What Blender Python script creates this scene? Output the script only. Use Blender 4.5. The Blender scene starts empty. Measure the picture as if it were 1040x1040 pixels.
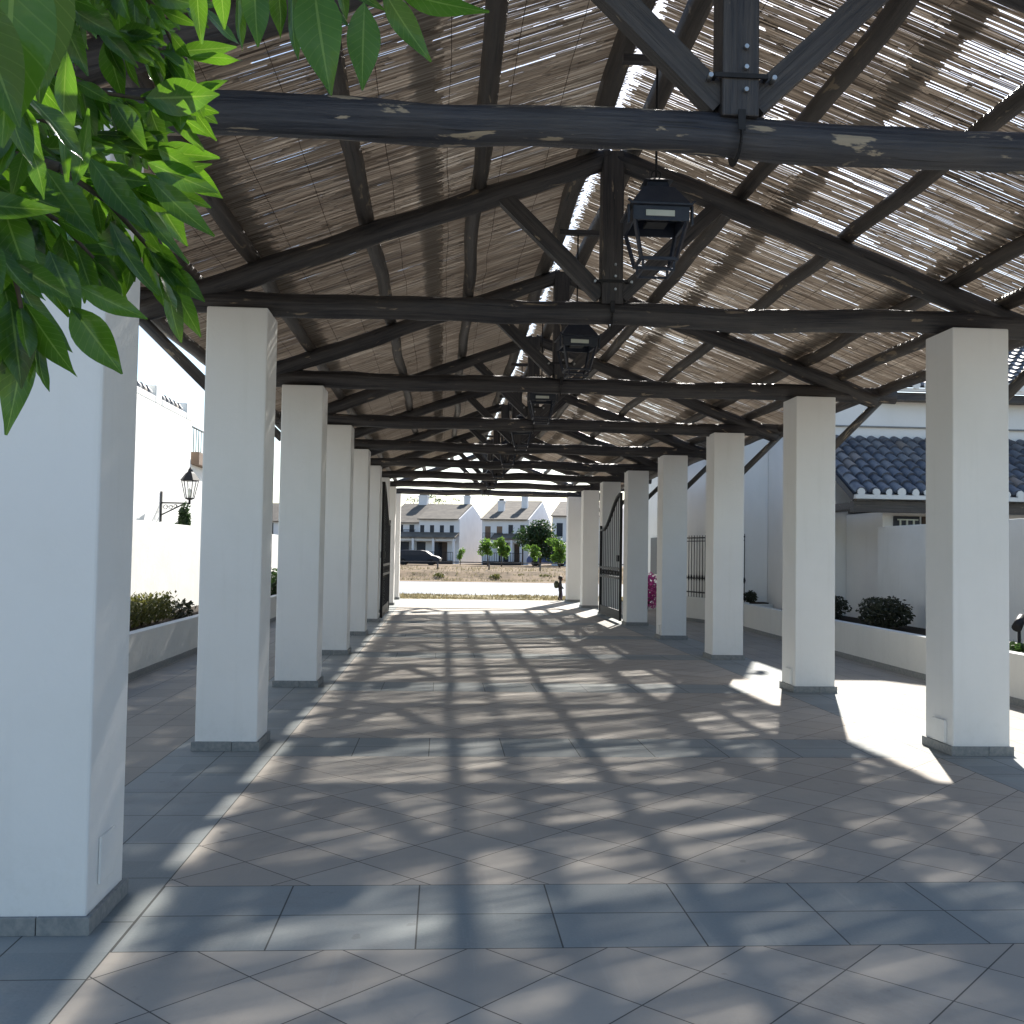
import bpy, bmesh, math, random
from mathutils import Vector, Matrix, noise as mnoise
R = math.radians
rnd = random.Random(7)
C = bpy.context.scene.collection
sc = bpy.context.scene

# ---------------------------------------------------------------- camera, sky, sun, exposure
YAW, PITCH, ROLL, FPX = 3.833, 2.32, 0.927, 1040.0
cam_d = bpy.data.cameras.new('camera'); cam_d.sensor_width = 36; cam_d.lens = 36.0
cam_d.clip_start = 0.02; cam_d.clip_end = 3000
cam = bpy.data.objects.new('camera', cam_d); C.objects.link(cam)
cam.location = (0, 0, 1.6)
_a, _b, _r = R(YAW), R(PITCH), R(ROLL)
fw = Vector((math.sin(_a)*math.cos(_b), math.cos(_a)*math.cos(_b), math.sin(_b)))
rt0 = Vector((math.cos(_a), -math.sin(_a), 0)); up0 = rt0.cross(fw)
rt = rt0*math.cos(_r) + up0*math.sin(_r); up = up0*math.cos(_r) - rt0*math.sin(_r)
cam.matrix_world = Matrix(((rt.x, up.x, -fw.x, 0), (rt.y, up.y, -fw.y, 0), (rt.z, up.z, -fw.z, 1.6), (0, 0, 0, 1)))
sc.camera = cam
def at(x, y, Y):                       # photo pixel -> world point at distance Y along the ground axis
    d = fw*FPX + rt*(x-520) - up*(y-520)
    return Vector((0, 0, 1.6)) + d*(Y/d.y)

AZ, EL = 19.3, 33.0
w = bpy.data.worlds.new('World'); sc.world = w; w.use_nodes = True
nt = w.node_tree; bg = nt.nodes['Background']
sky = nt.nodes.new('ShaderNodeTexSky'); sky.sky_type = 'NISHITA'; sky.sun_disc = False
sky.sun_elevation = R(EL); sky.sun_rotation = R(AZ); sky.air_density = 1.0; sky.dust_density = 0.4; sky.ozone_density = 1.0
nt.links.new(sky.outputs[0], bg.inputs[0]); bg.inputs[1].default_value = 0.085
sd = bpy.data.lights.new('sun', 'SUN'); sd.energy = 4.6; sd.angle = R(0.8); sd.color = (1, .95, .87)
so = bpy.data.objects.new('sun', sd); C.objects.link(so)
sv = Vector((math.sin(R(AZ))*math.cos(R(EL)), math.cos(R(AZ))*math.cos(R(EL)), math.sin(R(EL))))
so.rotation_euler = sv.to_track_quat('Z', 'Y').to_euler(); so.location = (20, 60, 40)
sc.view_settings.view_transform = 'Standard'; sc.view_settings.look = 'None'
sc.view_settings.exposure = 1.35; sc.view_settings.gamma = 1.0
sc.cycles.max_bounces = 8; sc.cycles.diffuse_bounces = 5; sc.cycles.transparent_max_bounces = 12
sc.cycles.use_denoising = True

# ---------------------------------------------------------------- materials
class NT:
    def __init__(s, name):
        s.m = bpy.data.materials.new(name); s.m.use_nodes = True
        s.t = s.m.node_tree; s.bsdf = s.t.nodes['Principled BSDF']; s.out = s.t.nodes['Material Output']
    def n(s, kind, **kw):
        nd = s.t.nodes.new(kind)
        for k, v in kw.items(): setattr(nd, k, v)
        return nd
    def l(s, a, b): s.t.links.new(a, b)
    def val(s, sock, v):
        if hasattr(v, 'is_output') or isinstance(v, bpy.types.NodeSocket): s.l(v, sock)
        else: sock.default_value = v
    def math(s, op, a, b=0.0, c=None):
        nd = s.n('ShaderNodeMath', operation=op); s.val(nd.inputs[0], a); s.val(nd.inputs[1], b)
        if c is not None: s.val(nd.inputs[2], c)
        return nd.outputs[0]
    def mix(s, f, a, b):
        nd = s.n('ShaderNodeMix', data_type='RGBA'); s.val(nd.inputs[0], f); s.val(nd.inputs[6], a); s.val(nd.inputs[7], b)
        return nd.outputs[2]
    def noise(s, vec, scale, detail=4, rough=.55, dist=0.0):
        nd = s.n('ShaderNodeTexNoise'); nd.inputs['Scale'].default_value = scale; nd.inputs['Detail'].default_value = detail
        nd.inputs['Roughness'].default_value = rough; nd.inputs['Distortion'].default_value = dist
        if vec is not None: s.l(vec, nd.inputs['Vector'])
        return nd.outputs['Fac']
    def ramp(s, fac, stops):
        nd = s.n('ShaderNodeValToRGB'); s.l(fac, nd.inputs[0]); e = nd.color_ramp.elements
        while len(e) < len(stops): e.new(.5)
        for i, (p, c) in enumerate(stops):
            e[i].position = p; e[i].color = (*c, 1) if len(c) == 3 else c
        return nd.outputs[0]
    def bump(s, h, strength, dist=.01):
        nd = s.n('ShaderNodeBump'); nd.inputs['Strength'].default_value = strength; nd.inputs['Distance'].default_value = dist
        s.l(h, nd.inputs['Height']); s.l(nd.outputs[0], s.bsdf.inputs['Normal'])
    def coord(s, which='Object', scale=None):
        if which == 'Position': o = s.n('ShaderNodeNewGeometry').outputs['Position']
        else: o = s.n('ShaderNodeTexCoord').outputs[which]
        if scale:
            mp = s.n('ShaderNodeMapping'); s.l(o, mp.inputs[0]); mp.inputs['Scale'].default_value = scale; o = mp.outputs[0]
        return o
    def color(s, c, rough=.7, spec=.3, metal=0):
        s.val(s.bsdf.inputs['Base Color'], c if not isinstance(c, tuple) else (*c, 1))
        s.val(s.bsdf.inputs['Roughness'], rough); s.bsdf.inputs['Specular IOR Level'].default_value = spec
        s.bsdf.inputs['Metallic'].default_value = metal
        return s.m

def mat_plain(name, c1, c2=None, rough=.7, spec=.3, scale=6, bump=0.0, metal=0, bscale=40):
    t = NT(name); p = t.coord('Position')
    c2 = c2 or tuple(v*.85 for v in c1)
    f = t.noise(p, scale, 5, .6)
    t.color(t.mix(t.ramp(f, [(.35, (0, 0, 0)), (.65, (1, 1, 1))]), (*c1, 1), (*c2, 1)), rough, spec, metal)
    if bump: t.bump(t.noise(p, bscale, 4, .6), bump, .01)
    return t.m
def mat_plaster(name, c=(.80, .80, .78), dirt=(.62, .62, .58), lo=.15):
    t = NT(name); p = t.coord('Position')
    f = t.ramp(t.noise(p, 1.3, 6, .62), [(.42, (0, 0, 0)), (.75, (1, 1, 1))])
    st = t.ramp(t.noise(t.coord('Position', (9, 9, .7)), 1.0, 4, .6), [(.55, (0, 0, 0)), (.8, (1, 1, 1))])
    fac = t.math('MULTIPLY', t.math('ADD', f, st), lo)
    # scuffs and splash dirt near the ground
    sep = t.n('ShaderNodeSeparateXYZ'); t.l(p, sep.inputs[0])
    low = t.math('SUBTRACT', 1.0, t.math('MULTIPLY', sep.outputs[2], 2.2)); low = t.math('MAXIMUM', low, 0.0)
    sp = t.ramp(t.noise(p, 14, 6, .7), [(.5, (0, 0, 0)), (.72, (1, 1, 1))])
    fac = t.math('MINIMUM', t.math('ADD', fac, t.math('MULTIPLY', t.math('MULTIPLY', low, sp), .35)), 1.0)
    t.color(t.mix(fac, (*c, 1), (*dirt, 1)), .85, .25)
    cr = t.n('ShaderNodeTexVoronoi', feature='DISTANCE_TO_EDGE'); cr.inputs['Scale'].default_value = 1.1
    wp = t.n('ShaderNodeVectorMath', operation='ADD'); t.l(p, wp.inputs[0]); nn = t.n('ShaderNodeTexNoise'); nn.inputs['Scale'].default_value = 5; t.l(p, nn.inputs['Vector']); t.l(nn.outputs['Color'], wp.inputs[1]); t.l(wp.outputs[0], cr.inputs['Vector'])
    hb = t.math('ADD', t.noise(p, 22, 6, .7), t.math('MULTIPLY', t.noise(p, 4, 3, .6), 1.6))
    hb = t.math('SUBTRACT', hb, t.math('MULTIPLY', t.math('LESS_THAN', cr.outputs['Distance'], .0022), .5))
    t.bump(hb, .32, .008)
    return t.m
def mat_wood(name, dark=(.013, .014, .020), light=(.095, .085, .08), worn=(.30, .24, .17), wt=.635):
    t = NT(name)
    # streaks run along each log: UV-like generated coordinate stored in attribute 'along'
    at_ = t.n('ShaderNodeAttribute', attribute_name='along'); v = at_.outputs['Vector']
    mp = t.n('ShaderNodeMapping'); t.l(v, mp.inputs[0]); mp.inputs['Scale'].default_value = (1.6, 38, 38)
    g = t.noise(mp.outputs[0], 1.0, 7, .72, .3)
    base = t.mix(t.ramp(g, [(.35, (0, 0, 0)), (.75, (1, 1, 1))]), (*dark, 1), (*light, 1))
    mp2 = t.n('ShaderNodeMapping'); t.l(v, mp2.inputs[0]); mp2.inputs['Scale'].default_value = (2.6, 11, 11)
    wv = t.ramp(t.noise(mp2.outputs[0], 1.0, 6, .6, .4), [(wt, (0, 0, 0)), (wt+.03, (1, 1, 1))])
    mp3 = t.n('ShaderNodeMapping'); t.l(v, mp3.inputs[0]); mp3.inputs['Scale'].default_value = (1.1, 46, 46)
    ck = t.ramp(t.noise(mp3.outputs[0], 1.0, 3, .5, .5), [(.33, (1, 1, 1)), (.37, (0, 0, 0))])
    base = t.mix(t.math('MULTIPLY', ck, .85), base, (.004, .004, .005, 1))
    fade = t.ramp(t.noise(v, 1.3, 4, .6), [(.45, (0, 0, 0)), (.7, (1, 1, 1))]); base = t.mix(t.math('MULTIPLY', fade, .35), base, (.10, .088, .075, 1))
    t.color(t.mix(wv, base, (*worn, 1)), t.math('ADD', t.math('MULTIPLY', g, .4), .28), .5)
    t.bump(g, 1.0, .012)
    return t.m

M = {}
M['white'] = mat_plaster('white_plaster', (.82, .81, .785), (.64, .63, .58), .2)
M['wallwhite'] = mat_plaster('old_whitewash', (.83, .83, .80), (.58, .58, .53), .25)
M['planter'] = mat_plaster('planter_plaster', (.74, .74, .71), (.55, .55, .52), .2)
M['skirt'] = mat_plain('grey_stone_skirting', (.20, .215, .22), (.29, .29, .28), .8, .3, 30, .2)
M['wood'] = mat_wood('dark_stained_log')
M['woodworn'] = mat_wood('worn_stained_log', (.011, .014, .024), (.075, .075, .085), (.34, .28, .2), .595)
M['woodb'] = mat_wood('rough_brown_pole', (.024, .021, .020), (.12, .10, .085), (.24, .19, .13), .62)
M['iron'] = mat_plain('black_iron', (.012, .012, .014), (.022, .022, .024), .6, .3, 20)
M['bluiron'] = mat_plain('blue_black_lantern_paint', (.018, .024, .04), (.03, .036, .05), .4, .5, 20)
M['bolt'] = mat_plain('galvanised_bolt', (.5, .5, .5), (.35, .35, .35), .35, .5, 30, metal=.9)
M['bolt2'] = mat_plain('rusty_wire', (.10, .07, .05), (.05, .04, .035), .7)
M['diffuser'] = mat_plain('pale_lamp_plate', (.62, .65, .58), (.55, .58, .5), .5)
M['soil'] = mat_plain('dark_planter_soil', (.05, .038, .028), (.03, .024, .018), .95, .1, 12, .6)
M['earth'] = mat_plain('dry_tan_earth', (.27, .195, .125), (.13, .095, .06), .95, .1, 1.3, .8, bscale=3)
M['road'] = mat_plain('pale_asphalt_road', (.32, .335, .355), (.28, .29, .31), .9, .2, .5, .2)
M['grassg'] = mat_plain('dry_verge_soil', (.30, .24, .14), (.22, .2, .1), .95, .1, .7, .5, bscale=4)
M['hroof'] = mat_plain('grey_brown_roof_tiles', (.12, .105, .09), (.19, .165, .135), .9, .2, 1.2)
M['hwhite'] = mat_plain('street_house_white', (.76, .77, .80), (.70, .71, .74), .9, .2, .8)
M['darkglass'] = mat_plain('dark_window', (.012, .017, .03), (.02, .025, .04), .4, .3, 2)
M['shutter'] = mat_plain('brown_shutter', (.16, .11, .08), (.2, .14, .1), .7, .3, 3)
M['rust'] = mat_plain('brown_door_wood', (.06, .04, .03), (.1, .07, .05), .7, .3, 3)
M['skin'] = mat_plain('skin', (.5, .32, .23), (.46, .3, .22), .6)
M['hair'] = mat_plain('dark_hair', (.03, .02, .012), None, .6)
M['cloth'] = mat_plain('dark_cloth', (.035, .035, .04), (.05, .045, .055), .9)
M['mauve'] = mat_plain('mauve_trouser_cloth', (.09, .07, .12), None, .9)
M['olive'] = mat_plain('olive_backpack_cloth', (.06, .07, .045), None, .9)
M['carpaint'] = mat_plain('dark_blue_car_paint', (.010, .016, .03), None, .5, .3)
M['bluecar'] = mat_plain('blue_car_paint', (.03, .08, .3), None, .3, .6)
M['tyre'] = mat_plain('tyre_rubber', (.02, .02, .02), None, .9)
M['carlight'] = mat_plain('pale_headlight', (.6, .6, .6), None, .2, .6)

def mat_leaf(name, c, tc, tr=.45, rough=.38, veins=False):
    t = NT(name)
    vc = t.n('ShaderNodeAttribute', attribute_name='tone').outputs['Fac']
    d = tuple(v*.55 for v in c); td = tuple(v*.6 for v in tc)
    col = t.mix(vc, (*d, 1), (*c, 1)); tcol = t.mix(vc, (*td, 1), (*tc, 1))
    if veins:     # pale midrib and faint side veins from the leaf's own length/width coordinates
        av = t.n('ShaderNodeAttribute', attribute_name='along').outputs['Vector']; sp = t.n('ShaderNodeSeparateXYZ'); t.l(av, sp.inputs[0])
        ab = t.math('ABSOLUTE', sp.outputs[1])
        mid = t.math('LESS_THAN', ab, .055)
        sv_ = t.math('FRACT', t.math('MULTIPLY', t.math('SUBTRACT', sp.outputs[0], t.math('MULTIPLY', ab, .16)), 11.0))
        side = t.math('MULTIPLY', t.math('LESS_THAN', sv_, .10), .28)
        nz = t.math('MULTIPLY', t.noise(t.coord('Position'), 60, 4, .6), .5)
        vein = t.math('MAXIMUM', t.math('MULTIPLY', mid, .75), side)
        col = t.mix(nz, col, (.02, .05, .012, 1)); col = t.mix(vein, col, (.16, .26, .06, 1))
        tcol = t.mix(nz, tcol, (.10, .26, .015, 1)); tcol = t.mix(vein, tcol, (.38, .6, .08, 1))
        t.bump(t.math('SUBTRACT', t.noise(t.coord('Position'), 120, 3, .5), vein), .35, .002)
    t.color(col, rough, .5)
    tl = t.n('ShaderNodeBsdfTranslucent'); t.l(tcol, tl.inputs[0])
    mx = t.n('ShaderNodeMixShader'); mx.inputs[0].default_value = tr
    t.l(t.bsdf.outputs[0], mx.inputs[1]); t.l(tl.outputs[0], mx.inputs[2]); t.l(mx.outputs[0], t.out.inputs[0])
    return t.m
M['citrus'] = mat_leaf('citrus_leaf', (.034, .088, .016), (.25, .55, .03), .42, .26, True)
M['hedge'] = mat_leaf('olive_hedge_leaf', (.12, .13, .035), (.2, .2, .05), .3, .6)
M['shrub'] = mat_leaf('dark_shrub_leaf', (.05, .055, .03), (.06, .08, .03), .2, .6)
M['treedark'] = mat_leaf('dark_tree_leaf', (.035, .07, .022), (.07, .15, .03), .25, .5)
M['treelight'] = mat_leaf('bright_tree_leaf', (.12, .22, .035), (.25, .45, .06), .4, .5)
M['magenta'] = mat_leaf('magenta_bract', (.5, .05, .3), (.7, .1, .4), .4, .6)
M['strawgrass'] = mat_leaf('straw_grass', (.36, .30, .19), (.3, .26, .14), .3, .8)
M['bark'] = mat_plain('grey_brown_bark', (.10, .08, .06), (.06, .05, .04), .9, .2, 20, .6)

def mat_reed():
    t = NT('reed_cane')
    vc = t.n('ShaderNodeAttribute', attribute_name='tone').outputs['Fac']
    col = t.ramp(vc, [(0, (.13, .11, .095)), (.25, (.40, .35, .30)), (.7, (.62, .56, .49)), (1, (.88, .84, .77))])
    g = t.noise(t.coord('Position', (3, 40, 3)), 1.0, 4)
    col = t.mix(t.math('MULTIPLY', g, .5), col, (.12, .09, .065, 1))
    t.color(col, .6, .3)
    tl = t.n('ShaderNodeBsdfTranslucent'); t.l(col, tl.inputs[0])
    mx = t.n('ShaderNodeMixShader'); mx.inputs[0].default_value = .6
    t.l(t.bsdf.outputs[0], mx.inputs[1]); t.l(tl.outputs[0], mx.inputs[2]); t.l(mx.outputs[0], t.out.inputs[0])
    return t.m
M['reed'] = mat_reed()

def mat_rooftile():
    t = NT('weathered_clay_tiles'); p = t.coord('Position')
    vc = t.n('ShaderNodeAttribute', attribute_name='tone').outputs['Fac']
    col = t.ramp(vc, [(0, (.05, .06, .085)), (.5, (.11, .125, .155)), (.8, (.18, .18, .19)), (1, (.26, .19, .14))])
    f = t.ramp(t.noise(p, 9, 6, .7), [(.4, (0, 0, 0)), (.7, (1, 1, 1))])
    t.color(t.mix(t.math('MULTIPLY', f, .5), col, (.22, .23, .24, 1)), .5, .5)
    t.bump(t.noise(p, 40, 4), .4, .006)
    return t.m
M['ctile'] = mat_rooftile()

BANDS = [0.9, 4.61, 8.52, 12.3, 16.05, 19.8, 23.55, 27.3, 31.05]
def mat_paving():
    t = NT('terrace_paving'); p = t.coord('Position')
    sep = t.n('ShaderNodeSeparateXYZ'); t.l(p, sep.inputs[0]); X, Y = sep.outputs[0], sep.outputs[1]
    def near(v, c, h): return t.math('COMPARE', v, c, h)
    def jl(v, pitch, off, w=.0035):          # joint line mask for a periodic coordinate
        a = t.math('ADD', v, off); a = t.math('DIVIDE', a, pitch); fr = t.math('FRACT', a)
        d = t.math('MINIMUM', fr, t.math('SUBTRACT', 1.0, fr))
        return t.math('LESS_THAN', d, w/pitch)
    def cell(v, pitch, off): return t.math('FLOOR', t.math('DIVIDE', t.math('ADD', v, off), pitch))
    band = None; bl = None
    for b in BANDS:
        m = near(Y, b, .4); band = m if band is None else t.math('MAXIMUM', band, m)
        e = t.math('MAXIMUM', near(Y, b, .0035), t.math('MAXIMUM', near(Y, b+.4, .0035), near(Y, b-.4, .0035)))
        bl = e if bl is None else t.math('MAXIMUM', bl, e)
    sl = near(X, -1.69, .405); sr = near(X, 4.46, .405)
    strip = t.math('MAXIMUM', sl, sr)
    inner = near(X, 1.385, 2.67)
    outer = t.math('SUBTRACT', 1.0, t.math('MAXIMUM', inner, strip))
    grey = t.math('MAXIMUM', strip, t.math('MULTIPLY', band, inner))
    stripl = t.math('MAXIMUM', t.math('MAXIMUM', near(X, -1.285, .0035), near(X, -1.69, .0035)), near(X, -2.095, .0035))
    stripl = t.math('MAXIMUM', stripl, t.math('MAXIMUM', near(X, 4.055, .0035), t.math('MAXIMUM', near(X, 4.46, .0035), near(X, 4.865, .0035))))
    strip_j = t.math('MULTIPLY', strip, jl(Y, .593, .2))
    band_j = t.math('MULTIPLY', t.math('MULTIPLY', band, inner), t.math('MAXIMUM', jl(X, .6, .68), 0.0))
    diag = t.math('MULTIPLY', inner, t.math('SUBTRACT', 1.0, band))
    u = t.math('MULTIPLY', t.math('ADD', X, Y), .70711); v = t.math('MULTIPLY', t.math('SUBTRACT', X, Y), .70711)
    diag_j = t.math('MULTIPLY', diag, t.math('MAXIMUM', jl(u, .405, .12, .003), jl(v, .405, .05, .003)))
    out_j = t.math('MULTIPLY', outer, t.math('MAXIMUM', jl(X, .4, .09, .003), jl(Y, .6, .1, .003)))
    line = t.math('MAXIMUM', t.math('MAXIMUM', t.math('MULTIPLY', bl, inner), stripl), t.math('MAXIMUM', t.math('MAXIMUM', strip_j, band_j), t.math('MAXIMUM', diag_j, out_j)))
    # a tone per tile
    def white(a, b):
        cb = t.n('ShaderNodeCombineXYZ'); t.l(a, cb.inputs[0]); t.l(b, cb.inputs[1])
        wn = t.n('ShaderNodeTexWhiteNoise'); t.l(cb.outputs[0], wn.inputs['Vector']); return wn.outputs['Value']
    wd = white(cell(u, .405, .12), cell(v, .405, .05)); wg = white(cell(X, .6, .68), cell(Y, .4, .19)); wo = white(cell(X, .4, .09), cell(Y, .6, .1))
    mott = t.noise(p, 3.2, 6, .65); fine = t.noise(p, 70, 5, .75)
    brown = t.mix(wd, (.385, .335, .28, 1), (.47, .415, .35, 1))
    brown = t.mix(t.math('MULTIPLY', outer, 1.0), brown, t.mix(wo, (.27, .245, .205, 1), (.32, .29, .245, 1)))
    greyc = t.mix(wg, (.215, .245, .245, 1), (.28, .305, .30, 1))
    col = t.mix(grey, brown, greyc)
    col = t.mix(t.math('MULTIPLY', t.ramp(mott, [(.4, (0, 0, 0)), (.7, (1, 1, 1))]), .35), col, (.31, .295, .27, 1))
    stain = t.ramp(t.noise(p, .9, 7, .7, .6), [(.55, (0, 0, 0)), (.72, (1, 1, 1))])
    col = t.mix(t.math('MULTIPLY', stain, .38), col, (.13, .12, .115, 1))
    spots = t.ramp(t.noise(p, 7, 3, .5), [(.70, (0, 0, 0)), (.73, (1, 1, 1))]); col = t.mix(t.math('MULTIPLY', spots, .3), col, (.10, .095, .09, 1))
    scr = t.ramp(t.noise(t.coord('Position', (22, 1.1, 1)), 1.0, 4, .6), [(.60, (0, 0, 0)), (.72, (1, 1, 1))]); col = t.mix(t.math('MULTIPLY', scr, .16), col, (.5, .48, .45, 1))
    speck = t.ramp(fine, [(.3, (0, 0, 0)), (.7, (1, 1, 1))])
    col = t.mix(t.math('MULTIPLY', speck, .30), col, (.42, .41, .39, 1))
    col = t.mix(t.math('MULTIPLY', line, .85), col, (.05, .048, .045, 1))
    t.color(col, t.math('ADD', t.math('MULTIPLY', mott, .2), .68), .2)
    h = t.math('SUBTRACT', t.math('MULTIPLY', fine, .15), line)
    t.bump(h, .5, .004)
    return t.m
M['paving'] = mat_paving()

# ---------------------------------------------------------------- mesh helpers
class MB:
    """collects geometry, then links it as ONE mesh object"""
    def __init__(s): s.v = []; s.f = []; s.tone = {}; s.along = []; s.sm = []
    def add(s, vs, fs, tone=None, along=None, smooth=False):
        o = len(s.v); s.v += [tuple(p) for p in vs]
        for f in fs: s.f.append(tuple(i+o for i in f)); s.sm.append(smooth)
        s.along += along if along else [(0, 0, 0)]*len(vs)
        if tone is not None:
            for i in range(o, len(s.v)): s.tone[i] = tone
        return s
    def box(s, x0, x1, y0, y1, z0, z1, tone=None):
        vs = [(x, y, z) for z in (z0, z1) for y in (y0, y1) for x in (x0, x1)]
        return s.add(vs, [(0, 2, 3, 1), (4, 5, 7, 6), (0, 1, 5, 4), (2, 6, 7, 3), (0, 4, 6, 2), (1, 3, 7, 5)], tone, [(v[0]+v[1], v[2], v[1]) for v in vs])
    def obox(s, a, b, wx, wz, upv=(0, 0, 1), tone=None):     # square bar from a to b
        a, b = Vector(a), Vector(b); d = (b-a).normalized(); u = Vector(upv)
        if abs(d.dot(u)) > .98: u = Vector((0, 1, 0))
        sx = d.cross(u).normalized(); sz = sx.cross(d).normalized()
        L = (b-a).length; k = rnd.random()*50
        vs = []; al = []
        for i, q in enumerate((a, b)):
            for dx, dz in ((-1, -1), (1, -1), (1, 1), (-1, 1)):
                vs.append(q + sx*dx*wx/2 + sz*dz*wz/2); al.append((i*L+k, dx*wx/2+k, dz*wz/2))
        return s.add(vs, [(0, 3, 2, 1), (4, 5, 6, 7), (0, 1, 5, 4), (1, 2, 6, 5), (2, 3, 7, 6), (3, 0, 4, 7)], tone, al)
    def tube(s, pts, rad, n=8, cap=True, jit=0.0, tone=None, smooth=True):
        pts = [Vector(p) for p in pts]; N = len(pts)
        rs = rad if isinstance(rad, (list, tuple)) else [rad]*N
        vs = []; al = []; k = rnd.random()*50; L = 0; ref = None
        ph = rnd.random()*6
        for i, p in enumerate(pts):
            d = (pts[min(i+1, N-1)]-pts[max(i-1, 0)]).normalized()
            if ref is None:
                ref = Vector((0, 0, 1)) if abs(d.z) < .9 else Vector((0, 1, 0))
            sx = d.cross(ref).normalized(); sz = sx.cross(d).normalized(); ref = sz
            if i: L += (p-pts[i-1]).length
            for j in range(n):
                a = 2*math.pi*j/n
                r = rs[i]
                if jit: r *= 1 + jit*mnoise.noise(Vector((L*2.2+k, math.cos(a)*1.2+ph, math.sin(a)*1.2)))
                vs.append(p + sx*math.cos(a)*r + sz*math.sin(a)*r)
                al.append((L+k, math.cos(a)*rs[i], math.sin(a)*rs[i]+k*.1))
        fs = [(i*n+j, i*n+(j+1) % n, (i+1)*n+(j+1) % n, (i+1)*n+j) for i in range(N-1) for j in range(n)]
        s.add(vs, fs, tone, al, smooth)
        if cap:
            o = len(s.v)-len(vs)
            s.f.append(tuple(o+j for j in range(n))[::-1]); s.f.append(tuple(o+(N-1)*n+j for j in range(n))); s.sm += [False, False]
        return s
    def cyl(s, c, r, h, n=16, r2=None, tone=None):
        c = Vector(c); return s.tube([c, c+Vector((0, 0, h))], [r, r if r2 is None else r2], n, tone=tone, smooth=False)
    def frustum(s, cx, cy, z0, w0, d0, z1, w1, d1):
        vs = []
        for z, ww, dd in ((z0, w0, d0), (z1, w1, d1)):
            vs += [(cx-ww/2, cy-dd/2, z), (cx+ww/2, cy-dd/2, z), (cx+ww/2, cy+dd/2, z), (cx-ww/2, cy+dd/2, z)]
        return s.add(vs, [(0, 3, 2, 1), (4, 5, 6, 7), (0, 1, 5, 4), (1, 2, 6, 5), (2, 3, 7, 6), (3, 0, 4, 7)])
    def prism(s, poly, y0, y1, axis='Y'):     # polygon in XZ extruded along Y (or YZ along X, or XY along Z)
        def P(a, b, c):
            return (a, c, b) if axis == 'Y' else ((c, a, b) if axis == 'X' else (a, b, c))
        n = len(poly); vs = [P(a, b, y0) for a, b in poly]+[P(a, b, y1) for a, b in poly]
        return s.add(vs, [tuple(range(n)), tuple(range(2*n-1, n-1, -1))]+[(i, i+n, (i+1) % n+n, (i+1) % n) for i in range(n)], None, [(v[0]+v[1], v[2], v[1]) for v in vs])
    def build(s, name, mat, parent=None, bevel=0.0, loc=None, recalc=True):
        me = bpy.data.meshes.new(name); me.from_pydata(s.v, [], s.f); me.materials.append(mat)
        for i, p in enumerate(me.polygons): p.use_smooth = s.sm[i]
        if s.tone:
            a = me.attributes.new('tone', 'FLOAT', 'POINT'); a.data.foreach_set('value', [s.tone.get(i, .5) for i in range(len(s.v))])
        a = me.attributes.new('along', 'FLOAT_VECTOR', 'POINT'); a.data.foreach_set('vector', [c for v in s.along for c in v])
        if recalc and len(s.f) < 20000:
            b = bmesh.new(); b.from_mesh(me); bmesh.ops.recalc_face_normals(b, faces=b.faces); b.to_mesh(me); b.free()
        o = bpy.data.objects.new(name, me); C.objects.link(o)
        if parent is not None:
            o.parent = parent
            if parent.location.length: o.matrix_parent_inverse = Matrix.Translation(-parent_world(parent))
        if bevel:
            m = o.modifiers.new('bevel', 'BEVEL'); m.width = bevel; m.segments = 2; m.limit_method = 'ANGLE'
        return o
def parent_world(p):
    v = Vector((0, 0, 0))
    while p is not None: v += p.location; p = p.parent
    return v
def tag(o, label=None, cat=None, group=None, kind=None):
    if label: o['label'] = label
    if cat: o['category'] = cat
    if group: o['group'] = group
    if kind: o['kind'] = kind
    return o
def empty(name, loc, label, cat, group=None):
    o = bpy.data.objects.new(name, None); C.objects.link(o); o.location = loc; o.empty_display_size = .2
    return tag(o, label, cat, group)
def link_local(mb, name, mat, parent, bevel=0):      # geometry given in the parent's local space
    o = mb.build(name, mat, None, bevel); o.parent = parent; return o
def copy_tree(o, parent=None):
    c = o.copy(); C.objects.link(c)
    if parent is not None: c.parent = parent
    for ch in list(o.children): copy_tree(ch, c)
    return c

# ---------------------------------------------------------------- ground
g = MB(); S = 1500
g.add([(-S, -S, -.06), (S, -S, -.06), (S, S, -.06), (-S, S, -.06)], [(0, 1, 2, 3)])
tag(g.build('ground', M['earth']), kind='structure')
pv = MB(); pv.add([(-12, -40, 0), (14, -40, 0), (14, 35.2, 0), (-12, 35.2, 0)], [(0, 1, 2, 3)])
pv.add([(-12, 35.2, 0), (14, 35.2, 0), (14, 35.2, -.06), (-12, 35.2, -.06)], [(0, 1, 2, 3)])
tag(pv.build('pavement', M['paving']), kind='structure')
# verge, road, dry field with a low bank
vg = MB(); vs = []; fs = []; nx, ny = 160, 14
for j in range(ny+1):
    for i in range(nx+1):
        x = -60+120*i/nx; y = 35.2+5.0*j/ny
        z = -.04+.04*mnoise.noise(Vector((x*.5, y*.6, 0)))*(min(j, ny-j)/3 if min(j, ny-j) < 3 else 1)
        vs.append((x, y, z))
fs = [(j*(nx+1)+i, j*(nx+1)+i+1, (j+1)*(nx+1)+i+1, (j+1)*(nx+1)+i) for j in range(ny) for i in range(nx)]
vg.add(vs, fs, smooth=True); tag(vg.build('verge', M['grassg']), kind='structure')
rd = MB(); rd.add([(-200, 40.2, -.045), (200, 40.2, -.045), (200, 57.5, -.045), (-200, 57.5, -.045)], [(0, 1, 2, 3)])
tag(rd.build('road', M['road']), kind='structure')
lm = MB()
for y in (40.7, 57.0): lm.add([(-200, y, -.041), (200, y, -.041), (200, y+.14, -.041), (-200, y+.14, -.041)], [(0, 1, 2, 3)])
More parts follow.
